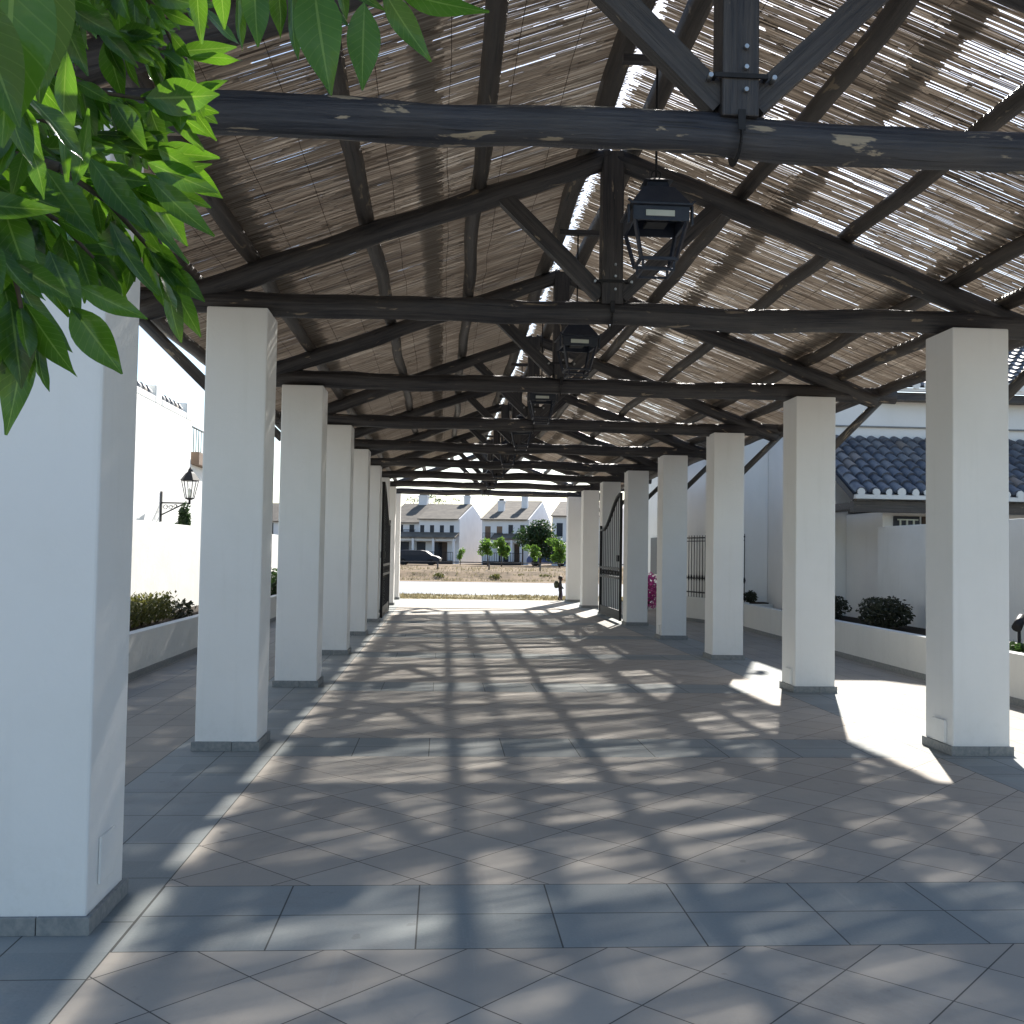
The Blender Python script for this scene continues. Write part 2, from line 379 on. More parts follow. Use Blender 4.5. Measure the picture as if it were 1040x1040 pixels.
for i in range(-20, 20): lm.add([(i*9, 48.8, -.041), (i*9+4, 48.8, -.041), (i*9+4, 48.94, -.041), (i*9, 48.94, -.041)], [(0, 1, 2, 3)])
M['paint'] = mat_plain('white_road_paint', (.7, .7, .7), (.6, .6, .6), .8, .2, 3)
tag(lm.build('road_markings', M['paint']), kind='structure')
fd = MB(); vs = []; nx, ny = 200, 60
for j in range(ny+1):
    for i in range(nx+1):
        x = -100+200*i/nx; y = 57.5+(80-57.5)*j/ny
        t_ = max(0, min(1, (y-60.5)/4.0)); z = -.05+.55*t_*t_*(3-2*t_)+(.10*mnoise.noise(Vector((x*.45, y*.7, 3)))+.05*mnoise.noise(Vector((x*1.6, y*1.7, 1))))*min(1, j/4)
        vs.append((x, y, z))
fs = [(j*(nx+1)+i, j*(nx+1)+i+1, (j+1)*(nx+1)+i+1, (j+1)*(nx+1)+i) for j in range(ny) for i in range(nx)]
fd.add(vs, fs, smooth=True); fd.add([(-100, 80, .5), (100, 80, .5), (100, 130, .5), (-100, 130, .5)], [(0, 1, 2, 3)])
tag(fd.build('terrain', M['earth']), kind='structure')
gs = MB()
for _ in range(16000):
    if rnd.random() < .62: x = rnd.uniform(-8, 9); y = rnd.uniform(35.4, 40.0); z = -.04; h = rnd.uniform(.03, .10)
    else:
        x = rnd.uniform(-12, 16); y = 60+rnd.random()**2*18; t_ = max(0, min(1, (y-60.5)/4.0)); z = -.05+.55*t_*t_*(3-2*t_); h = rnd.uniform(.05, .2)
    if mnoise.noise(Vector((x*.4, y*.8, 9))) < rnd.uniform(-.5, .35): continue
    a = rnd.random()*6.28; dx, dy = math.cos(a)*.03, math.sin(a)*.03
    gs.add([(x-dx, y-dy, z), (x+dx, y+dy, z), (x+rnd.uniform(-.08, .08), y+rnd.uniform(-.08, .08), z+h)], [(0, 1, 2)], rnd.random())
tag(gs.build('dry_grass', M['strawgrass'], recalc=False), 'dry straw coloured grass on the verge and bank by the road', 'grass', kind='stuff')

# ---------------------------------------------------------------- pergola
XL, XR, PW, H = -1.444, 4.218, .487, 3.552
XC = (XL+XR)/2
YL = [4.65, 8.56, 12.42, 16.2, 19.92, 23.65, 27.36, 31.08, 34.8]
YR = [4.6, 8.47, 12.26, 16.01, 19.75, 23.5, 27.23, 30.96, 34.69]
YT = [4.84, 8.57, 12.33, 16.1, 19.83, 23.57, 27.3, 31.02, 34.75]
perg = empty('pergola', (XC, 19.7, 0), 'open walkway on white square pillars with dark log trusses and a reed mat roof', 'pergola')
def part(mb, name, mat, bevel=0.0, parent=perg): return mb.build(name, mat, parent, bevel)
def pillar(xa, xb, yc, plate_side=None):
    y0, y1 = yc-PW/2, yc+PW/2
    p = part(MB().box(xa, xb, y0, y1, .0, H), 'pillar', M['white'], .012)
    k = MB()     # skirting tiles around the foot, butted
    e = .022; hh = .075
    def tiles(a, b, fn):
        m_ = (a+b)/2+.05; fn(a, m_-.002); fn(m_+.002, b)
    tiles(xa-e, xb+e, lambda u, v: k.box(u, v, y0-e, y0-.001, .0, hh))
    tiles(xa-e, xb+e, lambda u, v: k.box(u, v, y1+.001, y1+e, .0, hh))
    k.box(xa-e, xa-.001, y0, y1, 0, hh); k.box(xb+.001, xb+e, y0, y1, 0, hh)
    k.build('skirting', M['skirt'], p, .003)
    if plate_side == 'L':
        MB().box(xa-.028, xa-.001, y0+.10, y0+.31, .085, .27).build('socket_cover', M['white'], p, .004)
    if plate_side == 'R':
        MB().box(xb+.001, xb+.012, y0+.13, y0+.33, .16, .36).build('socket_cover', M['white'], p, .004)
    return p
for i in range(9):
    pillar(XL-PW, XL, YL[i], 'R' if i in (0, 3) else None)
    pillar(XR, XR+PW, YR[i], 'L' if i in (1, 2, 4) else None)

SL = .375
def zraft(rel): return 5.0-SL*abs(rel)
def log(a, b, r, name, mat, n=12, seg=.25, jit=.13, bow=.012, parent=perg, taper=0.0):
    a, b = Vector(a), Vector(b); L = (b-a).length; N = max(3, int(L/seg)); k = rnd.random()*100
    pts = []; rs = []
    for i in range(N+1):
        t = i/N; p = a.lerp(b, t)
        p += Vector((mnoise.noise(Vector((t*L*.7, k, 0))), mnoise.noise(Vector((t*L*.7, k, 5))), mnoise.noise(Vector((t*L*.7, k, 9)))))*bow*2
        pts.append(p); rs.append(r*(1-taper*(t-.5)))
    return MB().tube(pts, rs, n, jit=jit).build(name, mat, parent)
TR = .098
for i, y in enumerate(YT):
    z = H+TR-.012
    tb = log((XC-4.12, y, z+.012), (XC+4.18, y, z), TR, 'tie_beam', M['woodworn' if i == 0 else 'wood'], 20, .12, .2, .018)
    for s in (-1, 1):
        log((XC+s*3.95, y, zraft(3.95)+.02), (XC+s*.02, y+.0, 5.0), .095, 'rafter', M['wood'], 16, .14, .18, .018, taper=.14)
        # struts from king post foot up to the rafters
        MB().obox((XC+s*.08, y, 3.80), (XC+s*.93, y, zraft(.93)-.03), .10, .13).build('strut', M['wood'], perg)
        # knee brace from the beam end down to the outer pillar face
        px = XL-PW if s < 0 else XR+PW
        yb = (YL if s < 0 else YR)[i]
        MB().tube([(XC+s*4.0, y, H+.02), (px+s*.02, yb, H-.62)], .048, 10, jit=.08).build('knee_brace', M['woodb'], perg)
    kp = MB().obox((XC, y, H+2*TR-.03), (XC, y, 5.03), .18, .18).build('king_post', M['wood'], perg, .006)
    ir = MB()
    for zz in (H+2*TR+.15,):
        ir.box(XC-.12, XC+.12, y-.103, y-.092, zz, zz+.022); ir.box(XC-.12, XC+.12, y+.092, y+.103, zz, zz+.022)
        ir.box(XC-.13, XC-.12, y-.103, y+.103, zz, zz+.022); ir.box(XC+.12, XC+.13, y-.103, y+.103, zz, zz+.022)
    ir.build('iron_strap', M['iron'], kp); ir = MB()
    # stirrup under the tie beam
    n = 14; pr = [(XC, y+math.cos(a)*(TR+.013), z+math.sin(a)*(TR+.013)) for a in [math.pi*(1+k/n) for k in range(n+1)]]
    for k in range(n):
        ir.obox(pr[k], pr[k+1], .035, .006, (1, 0, 0))
    ir.box(XC-.018, XC+.018, y-TR-.018, y-TR-.010, z, z+.10); ir.box(XC-.018, XC+.018, y+TR+.010, y+TR+.018, z, z+.10)
    ir.build('stirrup', M['iron'], tb)
    if i < 4:
        for zz in (H+2*TR+.09, H+2*TR+.20, H+2*TR+.30):
            MB().tube([(XC+.022, y-.091, zz), (XC+.022, y-.115, zz)], .011, 8).build('bolt', M['bolt'], kp)
        for sx in (-.15, .16): MB().tube([(XC+sx, y-.05, H+2*TR+.155), (XC+sx, y-.11, H+2*TR+.155)], .012, 8).build('bolt', M['bolt'], kp)
Y0R, Y1R = 3.95, 33.7
PRELS = (.20, 1.14, 2.07, 3.03, 3.5, 4.0)
for s in (-1, 1):
    for rel in PRELS:
        r_ = .068 if rel > .3 else .082
        zc = zraft(rel)+.095+r_*.95+.012
        log((XC+s*rel, Y0R-.2+rnd.uniform(-.1, .1), zc), (XC+s*rel, Y1R+1.3+rnd.uniform(-.15, .15), zc), r_, 'purlin', M['woodb'], 10, .5, .16, .02)
for i in range(8):
    ym = (YT[i]+YT[i+1])/2
    MB().obox((XC-.24, ym, 4.94), (XC+.24, ym, 4.94), .06, .05).build('lantern_bar', M['wood'], perg)

# reed mats: thousands of canes laid down the slope, in three overlapping mats on each side
def field(x, y, seed): return mnoise.noise(Vector((x*.55, y*.55, seed)))+.5*mnoise.noise(Vector((x*2.1, y*3.5, seed+7)))
def reed_mat(s, r0, r1, lift, seed):
    V = []; F = []; T = []
    rr = random.Random(seed); y = Y0R+rr.uniform(-.03, .03)
    cs = math.sqrt(1+SL*SL)
    rowtone = .5; thin = 0.0; band_until = 0; bandgap = False
    while y < Y1R:
        pitch = rr.uniform(.0100, .0135); y += pitch
        rowtone = max(0, min(1, rowtone*.6+rr.random()*.4))
        x = r0+rr.uniform(-.05, .04)
        while x < r1:
            L = rr.uniform(.22, .95); x2 = min(x+L, r1+rr.uniform(-.03, .05))
            xm = (x+x2)/2
            f = field(xm, y, seed)
            if s > 0:
                near_ = math.exp(-((y-5.6)/2.3)**2)
                base = .27*near_*math.exp(-((xm-1.9)/1.4)**2)+.07+.13/(1+math.exp(-(y-14.3)*1.1))
                if xm > 2.5: base *= .45+.55/(1+math.exp(-(y-16.5)*1.1))
                if 1.45 < xm < 1.75 and near_ > .1: base *= .25
            else: base = .006+.008*math.exp(-((y-15)/5)**2)
            q = max(.004, base*(1+1.5*f))
            if xm < .28: q = .0
            if rr.random() > q:
                wd = rr.uniform(.0128, .0172)/2 if s > 0 else rr.uniform(.0150, .0185)/2; ht = .0045
                ya = y+rr.uniform(-.003, .003); yb = y+rr.uniform(-.004, .004)
                tn = max(0, min(1, .35*rowtone+.65*rr.random()+.2*f))
                o = len(V); dl = rr.uniform(-.0015, .0015)
                xa = x-.02
                for xx, yy in ((xa, ya), (x2, yb)):
                    zz = 5.0-SL*xx+.095*cs+.16+lift+dl+.003*math.sin(xx*5+y*.4)
                    V += [(XC+s*xx, yy-wd, zz), (XC+s*xx, yy, zz-ht), (XC+s*xx, yy+wd, zz), (XC+s*xx, yy, zz+ht)]
                F += [(o, o+1, o+5, o+4), (o+1, o+2, o+6, o+5), (o+2, o+3, o+7, o+6), (o+3, o, o+4, o+7)]
                T += [tn]*8
            x = x2+ (rr.uniform(-.02, .015))
            if x2 >= r1-.01: break
    me = bpy.data.meshes.new('reed_mat'); me.from_pydata(V, [], F); me.materials.append(M['reed'])
    a = me.attributes.new('tone', 'FLOAT', 'POINT'); a.data.foreach_set('value', T)
    o = bpy.data.objects.new('reed_mat', me); C.objects.link(o); o.parent = perg
    o.matrix_parent_inverse = Matrix.Translation(-perg.location)
    return o
for s in (-1, 1):
    for rel in (.55, .95, 1.4, 1.85, 2.4, 2.75, 3.3, 3.75):
        pts = []; y = Y0R+.05; cs = math.sqrt(1+SL*SL)
        while y < Y1R:
            pts.append((XC+s*(rel+rnd.uniform(-.012, .012)), y, 5.0-SL*rel+.095*cs+.145+rnd.uniform(-.004, .004))); y += .6
        MB().tube(pts, .0022, 4, cap=False).build('binding_wire', M['bolt2'], perg)
for s in (-1, 1):
    reed_mat(s, .055 if s > 0 else .10, 1.62, .012, 10+s)
    reed_mat(s, 1.50, 3.02, .0, 20+s)
    reed_mat(s, 2.90, 4.10, .012, 30+s)

# ---------------------------------------------------------------- hanging lanterns
def lantern_proto():
    t = empty('hanging_lantern', (0, 0, 0), 'x', 'lantern', 'lanterns hanging under the pergola ridge')
    r = MB(); r.frustum(0, 0, .02, .40, .40, .035, .40, .40); r.frustum(0, 0, .036, .38, .38, .17, .20, .20)
    r.frustum(0, 0, .171, .15, .15, .215, .13, .13); r.frustum(0, 0, .216, .19, .19, .25, .06, .06)
    link_local(r, 'lantern_roof', M['bluiron'], t, .003)
    ri = MB(); ri.tube([(0, 0, .25), (0, 0, 1.16)], .008, 8)
    n = 12
    ri.tube([(math.cos(2*math.pi*k/n)*.03, 0, .28+math.sin(2*math.pi*k/n)*.03) for k in range(n+1)], .006, 6, cap=False)
    link_local(ri, 'hanging_rod', M['iron'], t)
    f = MB(); W0, W1, zt, zb = .35, .235, -.0, -.30
    # upper box of the frame
    for sy in (-1, 1): f.box(-.18, .18, sy*.17-.008, sy*.17+.008, -.075, .018)
    for sx in (-1, 1): f.box(sx*.17-.008, sx*.17+.008, -.162, .162, -.075, .018)
    for sx in (-1, 1):
        for sy in (-1, 1):
            f.obox((sx*.168, sy*.168, -.07), (sx*.115, sy*.115, zb), .02, .02)
            f.box(sx*.10-.007, sx*.10+.007, sy*.10-.007, sy*.10+.007, zb-.062, zb-.01)
    for sy in (-1, 1):
        f.box(-.125, .125, sy*.115-.009, sy*.115+.009, zb-.012, zb+.008)
        f.box(-.105, .105, sy*.10-.007, sy*.10+.007, zb-.075, zb-.062)
    for sx in (-1, 1):
        f.box(sx*.115-.009, sx*.115+.009, -.106, .106, zb-.012, zb+.008)
        f.box(sx*.10-.007, sx*.10+.007, -.092, .092, zb-.075, zb-.062)
    for sx in (-1, 1):
        f.tube([(sx*.19, -.19, .03), (sx*.215, -.19, .05)], .009, 6)
        f.box(sx*.205-.006, sx*.205+.006, -.16, -.12, -.09, .03)
    link_local(f, 'frame', M['bluiron'], t)
    link_local(MB().box(-.10, .085, -.186, -.179, -.05, -.012), 'lamp_plate', M['diffuser'], t, .002)
    link_local(MB().box(-.07, .07, -.07, .07, -.055, -.030), 'lamp_head', M['iron'], t, .003)
    return t
lp = lantern_proto()
names = ['nearest and largest dark blue iron lantern hanging under the reed roof',
 'second nearest iron lantern hanging just below the second tie beam', 'third iron lantern from the near end hanging under the ridge',
 'fourth iron lantern from the near end hanging under the ridge', 'fifth iron lantern from the near end, half hidden by tie beams',
 'sixth iron lantern from the near end, small among the tie beams', 'seventh iron lantern from the near end, tiny among the tie beams',
 'farthest iron lantern under the ridge, near the open end']
for i in range(8):
    o = lp if i == 0 else copy_tree(lp)
    o['label'] = names[i]; o.location = (XC-.045+(0.0 if i else 0), (YT[i]+YT[i+1])/2-.2*(i == 0), 3.80); o.rotation_euler = (0, 0, R(0 if i == 0 else rnd.uniform(-6, 6)))

# ---------------------------------------------------------------- gates at the far end
def gate(xh, y0, y1, zt0, zt1, label):
    t = empty('iron_gate', (xh, y0, 0), label, 'gate', 'the pair of open iron gates')
    L = y1-y0; f = MB()
    f.box(xh-.03, xh+.03, y0, y0+.06, .06, zt0); f.box(xh-.03, xh+.03, y1-.06, y1, .06, zt1+.12)
    N = 16; cr = []
    for k in range(N+1):
        u = k/N; z = zt0+(zt1-zt0)*(0.5-0.5*math.cos(math.pi*min(1, u*1.12)))
        cr.append((xh, y0+.03+(L-.06)*u, z))
    for k in range(N): f.obox(cr[k], cr[k+1], .05, .07, (1, 0, 0))
    for z in (.1, 1.06, 1.28): f.box(xh-.025, xh+.025, y0+.06, y1-.06, z-.03, z+.03)
    f.build('frame', M['iron'], t)
    b = MB(); y = y0+.14
    while y < y1-.08:
        u = (y-y0-.03)/(L-.06); z = zt0+(zt1-zt0)*(0.5-0.5*math.cos(math.pi*min(1, u*1.12)))
        b.box(xh-.007, xh+.007, y-.007, y+.007, .12, z); y += .27
    b.build('bars', M['iron'], t)
    s = MB(); y = y0+.2
    while y < y1-.15:
        n = 10; s.tube([(xh, y+math.cos(2*math.pi*k/n)*.06, 1.17+math.sin(2*math.pi*k/n)*.06) for k in range(n+1)], .008, 5, cap=False); y += .17
    s.build('ring_frieze', M['iron'], t)
    MB().box(xh-.012, xh+.012, y0+.06, y1-.06, .13, .30).build('kick_plate', M['iron'], t)
    MB().box(xh-.05, xh+.05, y0+.18, y0+.32, 1.45, 1.6).build('lock', M['iron'], t)
    return t
gate(-1.40, 23.95, 27.0, 3.2, 2.3, 'black iron gate leaf folded back against the left row of pillars')
gate(4.17, 23.8, 26.9, 3.05, 2.25, 'black iron gate leaf folded back against the right row of pillars')

# ---------------------------------------------------------------- leaves, shrubs, trees
def leafcloud(mb, c, rad, n, size, tonef=None, seed=1, flat=False):
    rr = random.Random(seed)
    for _ in range(n):
        while True:
            p = Vector((rr.uniform(-1, 1), rr.uniform(-1, 1), rr.uniform(-1, 1)))
            if p.length <= 1 and p.length > .25: break
        q = Vector((p.x*rad[0], p.y*rad[1], p.z*rad[2]))
        q *= 1+.35*mnoise.noise(Vector((p.x*2.5+seed, p.y*2.5, p.z*2.5)))
        q += Vector(c); sz = size*rr.uniform(.6, 1.3)
        a = Vector((rr.gauss(0, 1), rr.gauss(0, 1), rr.gauss(0, .7))).normalized(); b = a.cross(Vector((rr.gauss(0, 1), rr.gauss(0, 1), rr.gauss(0, 1)))).normalized()
        mb.add([q-a*sz, q+b*sz*.45, q+a*sz, q-b*sz*.45], [(0, 1, 2, 3)], max(0, min(1, rr.random())))
def shrub(name, loc, rad, n, size, mat, label, cat, group=None, seed=1, upright=False):
    t = empty(name, loc, label, cat, group)
    f = MB()
    if upright:
        rr = random.Random(seed)
        for _ in range(n):
            x, y = rr.uniform(-rad[0], rad[0]), rr.uniform(-rad[1], rad[1]); h = rad[2]*rr.uniform(1.4, 2.0); a = rr.random()*6.28
            for k in range(9):
                z = .05+h*(k+rr.random())/9; q = Vector((loc[0]+x+rr.uniform(-.02, .02), loc[1]+y+rr.uniform(-.02, .02), loc[2]+z)); d = Vector((math.cos(a+k*2), math.sin(a+k*2), 1.1)).normalized()*size
                s2 = d.cross(Vector((0, 0, 1))).normalized()*size*.25
                f.add([q, q+d*.5+s2, q+d, q+d*.5-s2], [(0, 1, 2, 3)], rr.random())
    else:
        leafcloud(f, (loc[0], loc[1], loc[2]+rad[2]*.95), rad, n, size, seed=seed)
    f.build('foliage', mat, t, recalc=False)
    st = MB(); rr = random.Random(seed+5)
    for _ in range(7):
        a = rr.random()*6.28; st.tube([(loc[0], loc[1], loc[2]-.05), (loc[0]+math.cos(a)*rad[0]*.3, loc[1]+math.sin(a)*rad[1]*.3, loc[2]+rad[2]*.8), (loc[0]+math.cos(a)*rad[0]*.7, loc[1]+math.sin(a)*rad[1]*.7, loc[2]+rad[2]*1.5)], [.012, .008, .003], 5)
    st.build('stems', M['bark'], t)
    return t
def tree(name, loc, hgt, crown, mat, n, size, label, seed=1, trunk_r=.12, group=None, spread=.85):
    t = empty(name, loc, label, 'tree', group); x, y, z = loc; rr = random.Random(seed)
    tr = MB(); zt = z+hgt*.45
    tr.tube([(x, y, z-.1), (x+.05, y, z+hgt*.22), (x-.03, y+.04, zt)], [trunk_r, trunk_r*.8, trunk_r*.65], 8, jit=.2)
    for k in range(7):
        a = k*.9+rr.random(); rch = crown[0]*.6
        tr.tube([(x-.03, y+.04, zt-.1), (x+math.cos(a)*rch*.4, y+math.sin(a)*rch*.4, zt+hgt*.15), (x+math.cos(a)*rch, y+math.sin(a)*rch, zt+hgt*.3)], [trunk_r*.5, trunk_r*.3, trunk_r*.1], 6)
    tr.build('trunk', M['bark'], t)
    c = MB()
    for k in range(9):
        a = rr.random()*6.28; q = rr.uniform(0, spread); fz = rr.uniform(.28, .55)+(.85-spread)*.45
        leafcloud(c, (x+math.cos(a)*crown[0]*q, y+math.sin(a)*crown[1]*q, z+hgt-crown[2]+rr.uniform(-.7, .55)*crown[2]), (crown[0]*fz, crown[1]*fz, crown[2]*fz*.8), n//9, size, seed=seed*31+k)
    c.build('crown', mat, t, recalc=False)
    return t

# ---------------------------------------------------------------- left side: planter, garden wall, house
def ribbon_wall(name, pts, thick, z0, z1, mat, label, cat, skirt=True, side=1, cap=None, group=None):
    t = empty(name, (pts[0][0], pts[0][1], 0), label, cat, group)
    w_ = MB(); s_ = MB(); P = [Vector((a, b, 0)) for a, b in pts]; N = len(P)
    def off(i, d):
        a = P[max(i-1, 0)]; b = P[min(i+1, N-1)]; dr = (b-a).normalized(); nrm = Vector((-dr.y, dr.x, 0)); return P[i]+nrm*d
    def strip(mb, d0, d1, za, zb):
        vs = []
        for i in range(N):
            a = off(i, d0); b = off(i, d1); vs += [(a.x, a.y, za), (a.x, a.y, zb), (b.x, b.y, zb), (b.x, b.y, za)]
        fs = [(i*4+k, i*4+(k+1) % 4, (i+1)*4+(k+1) % 4, (i+1)*4+k) for i in range(N-1) for k in range(4)]+[(0, 1, 2, 3), ((N-1)*4+3, (N-1)*4+2, (N-1)*4+1, (N-1)*4)]
        mb.add(vs, fs)
    strip(w_, 0, -side*thick, z0, z1); w_.build('wall_body', mat, t, .008)
    if skirt: strip(s_, side*.018, side*.001, 0, .08); s_.build('skirting', M['skirt'], t)
    if cap:
        c_ = MB(); strip(c_, side*.03, -side*(thick+.03), z1+.002, z1+cap); c_.build('coping', M['white'], t, .01)
    return t
# planters
ribbon_wall('planter', [(-3.75, y) for y in (3.0, 12, 20, 30.5)], .14, 0, .55, M['planter'], 'long low white planter wall running along the left walkway', 'planter', side=-1)
tag(MB().box(-4.88, -3.9, 3.0, 30.5, 0, .46).build('planting_bed_soil', M['soil']), 'dark soil bed filling the long left planter', 'soil')
ribbon_wall('garden_wall', [(-4.9, y) for y in (2.0, 12, 22, 31.5)], .22, 0, 2.04, M['wallwhite'], 'whitewashed garden wall behind the left planter, top edge in full sun', 'wall', skirt=False, side=-1)
for i in range(9):
    shrub('hedge_bush', (-4.35, 12.7+i*.42, .46), (.26, .24, .2), 55, .07, M['hedge'], 'x', 'bush', 'olive green bushes in the left planter', 40+i, upright=True)['label'] = 'upright olive green bush in the row of hedge bushes in the left planter'
shrub('low_shrub', (-4.3, 17.1, .46), (.3, .3, .15), 260, .05, M['shrub'], 'wispy grey green low shrub in the left planter beside the hedge row', 'bush', None, 61)
for i, y in enumerate((26.2, 27.1)): shrub('dark_bush', (-4.3, y, .46), (.42, .4, .34), 700, .05, M['treedark'], ['dark green bush in the far left planter, the nearer of two', 'dark green bush in the far left planter, the farther of two'][i], 'bush', 'dark bushes at the far end of the left planter', 63+i)
bl_ = empty('garden_light', (-4.1, 18.95, .46), 'small white bollard light with black domed cap in the left planter', 'lamp')
MB().cyl((-4.1, 18.95, .46), .09, .12).build('base', M['iron'], bl_)
MB().cyl((-4.1, 18.95, .585), .075, .2).build('body', M['white'], bl_)
MB().tube([(-4.1, 18.95, .79), (-4.1, 18.95, .83), (-4.1, 18.95, .87), (-4.1, 18.95, .89)], [.115, .105, .07, .015], 14).build('cap', M['iron'], bl_)
tr_ = empty('clipped_conifer', (-5.75, 23.2, 0), 'small dark green clipped conifer showing above the left garden wall', 'tree')
cf = MB(); leafcloud(cf, (-5.75, 23.2, 1.85), (.16, .16, .72), 3500, .045, seed=77); cf.build('crown', M['treedark'], tr_, recalc=False)
MB().tube([(-5.75, 23.2, 0), (-5.75, 23.2, 1.8)], [.06, .03], 8).build('trunk', M['bark'], tr_)
# left house
lh = empty('white_house', (-9.5, 22, 0), 'tall sunlit white house with a stepped parapet beyond the left garden wall', 'house')
MB().box(-13, -7.0, 12, 28.8, 0, 5.1).build('wall', M['wallwhite'], lh, .02)
pr_ = MB()
for y0, y1, z in ((12, 19.5, 5.55), (19.52, 25.2, 5.28), (25.22, 25.75, 5.55), (25.77, 28.2, 5.28), (28.22, 28.8, 5.55)):
    pr_.box(-7.28, -7.001, y0, y1, 5.1, z)
pr_.build('parapet', M['wallwhite'], lh, .03)
cp = MB()
for y0, y1 in ((19.6, 25.15), (25.85, 28.15)):
    y = y0
    while y < y1-.2:
        y2 = min(y+.42, y1); cp.tube([(-7.14, y, 5.36), (-7.14, y2+.03, 5.33)], [.115, .10], 8, tone=rnd.random()); y = y2
cp.build('coping_tiles', M['ctile'], lh)
MB().box(-8.2, -7.45, 23.6, 24.6, 5.1, 7.35).build('chimney', M['wallwhite'], lh, .02)
l2 = empty('terrace_house', (-9.5, 32, 0), 'lower white house with an iron terrace railing behind the tall left house', 'house')
MB().box(-13, -7.05, 29.0, 37, 0, 3.95).build('wall', M['wallwhite'], l2, .02)
tl = MB(); tl.box(-7.35, -6.85, 29.1, 36.9, 3.952, 4.3); tl.build('terrace_edge', M['shutter'], l2)
ra = MB(); ra.box(-7.12, -7.08, 29.1, 36.9, 5.0, 5.04)
y = 29.15
while y < 36.9: ra.tube([(-7.1, y, 4.3), (-7.1, y, 5.0)], .013, 6); y += .3
ra.build('railing', M['iron'], l2)
# wall lantern on the left house
wl = empty('wall_lantern', (-7, 25.9, 2.7), 'black iron street lantern on a scrolled bracket on the left house wall', 'lamp')
bx, by = -7.0, 25.9
br = MB(); br.box(bx+.0, bx+.03, by-.05, by+.05, 2.25, 3.0); br.box(bx+.03, bx+.72, by-.018, by+.018, 2.70, 2.735)
br.obox((bx+.03, by, 2.42), (bx+.55, by, 2.69), .03, .03)
for cx_, cz_, rr_ in ((.12, 2.61, .065), (.25, 2.61, .055), (.36, 2.64, .045)):
    br.tube([(bx+cx_+math.cos(a*.5236)*rr_*(1-a*.03), by, cz_+math.sin(a*.5236)*rr_*(1-a*.03)) for a in range(15)], .009, 5)
br.tube([(bx+.70, by, 2.69), (bx+.70, by, 2.80)], .03, 8); br.build('bracket', M['iron'], wl)
lx = bx+.70; fr = MB()
for k in range(6):
    a = k*math.pi/3; b_ = (k+1)*math.pi/3
    p0 = (lx+math.cos(a)*.11, by+math.sin(a)*.11, 2.84); p1 = (lx+math.cos(a)*.21, by+math.sin(a)*.21, 3.28)
    q0 = (lx+math.cos(b_)*.11, by+math.sin(b_)*.11, 2.84); q1 = (lx+math.cos(b_)*.21, by+math.sin(b_)*.21, 3.28)
    fr.obox(p0, p1, .016, .016); fr.obox(p0, q0, .018, .018); fr.obox(p1, q1, .02, .02)
fr.tube([(lx, by, 2.80), (lx, by, 2.835)], [.05, .12], 6); fr.build('frame', M['iron'], wl)
MB().tube([(lx, by, 3.285), (lx, by, 3.46), (lx, by, 3.5), (lx, by, 3.56), (lx, by, 3.62)], [.25, .12, .07, .05, .01], 6, smooth=False).build('lantern_roof', M['iron'], wl)
gm = NT('clear_lantern_glass'); gt = gm.n('ShaderNodeBsdfTransparent'); gg = gm.n('ShaderNodeBsdfGlossy'); gg.inputs['Roughness'].default_value = .05; gx = gm.n('ShaderNodeMixShader'); gx.inputs[0].default_value = .12
gm.l(gt.outputs[0], gx.inputs[1]); gm.l(gg.outputs[0], gx.inputs[2]); gm.l(gx.outputs[0], gm.out.inputs[0]); M['glass'] = gm.m
MB().tube([(lx, by, 2.845), (lx, by, 3.275)], [.105, .203], 6, cap=False, smooth=False).build('glass', M['glass'], wl)
MB().tube([(lx, by, 2.84), (lx, by, 2.95), (lx, by, 3.05), (lx, by, 3.1)], [.03, .045, .04, .01], 8).build('bulb', M['diffuser'], wl)

# ---------------------------------------------------------------- right side: planter, garden wall, tiled house
curve = [(6.30, 4.5), (6.36, 8), (6.42, 11), (6.46, 13.3), (6.52, 16.5), (6.60, 20), (6.66, 22.3)]
ribbon_wall('planter', [(x, y) for x, y in curve], .15, 0, .57, M['planter'], 'long low white planter wall curving along the right walkway', 'planter', side=1)
sb = MB(); sb.prism([(6.47, 4.5), (6.53, 8), (6.6, 11), (6.64, 13.3), (6.7, 16.5), (6.78, 20), (6.84, 22.2), (7.98, 22.2), (7.98, 4.5)], 0, .47, 'Z')
tag(sb.build('planting_bed_soil', M['soil']), 'dark soil bed filling the long right planter', 'soil')
ribbon_wall('garden_wall', [(8.0, y) for y in (2.0, 8, 14, 18.4)], .22, 0, 2.2, M['wallwhite'], 'smooth white garden wall behind the right planter, under the tiled roof', 'wall', skirt=False, side=1)
ribbon_wall('planter', [(6.66, 22.35), (6.45, 24.0), (6.05, 25.4), (5.75, 26.6)], .15, 0, .60, M['planter'], 'curved white planter wall with iron railing beyond the fourth right pillar', 'planter', side=1)
rl = empty('iron_railing', (6.3, 24.6, .6), 'black iron railing with pointed bars standing on the far curved planter', 'railing')
rm = MB(); pp = [Vector((6.73, 22.5, 0)), Vector((6.52, 24.05, 0)), Vector((6.12, 25.45, 0)), Vector((5.83, 26.5, 0))]
for a, b in zip(pp, pp[1:]):
    rm.obox((a.x, a.y, 2.06), (b.x, b.y, 2.06), .03, .03); rm.obox((a.x, a.y, 1.98), (b.x, b.y, 1.98), .015, .02); rm.obox((a.x, a.y, .72), (b.x, b.y, .72), .03, .03); rm.obox((a.x, a.y, 1.06), (b.x, b.y, 1.06), .015, .02)
    n = int((b-a).length/.13)
    for k in range(n):
        q = a.lerp(b, k/n); rm.tube([(q.x, q.y, .6), (q.x, q.y, 1.0), (q.x, q.y, 1.08), (q.x, q.y, 1.16), (q.x, q.y, 2.12)], [.009, .009, .03, .009, .009], 6)
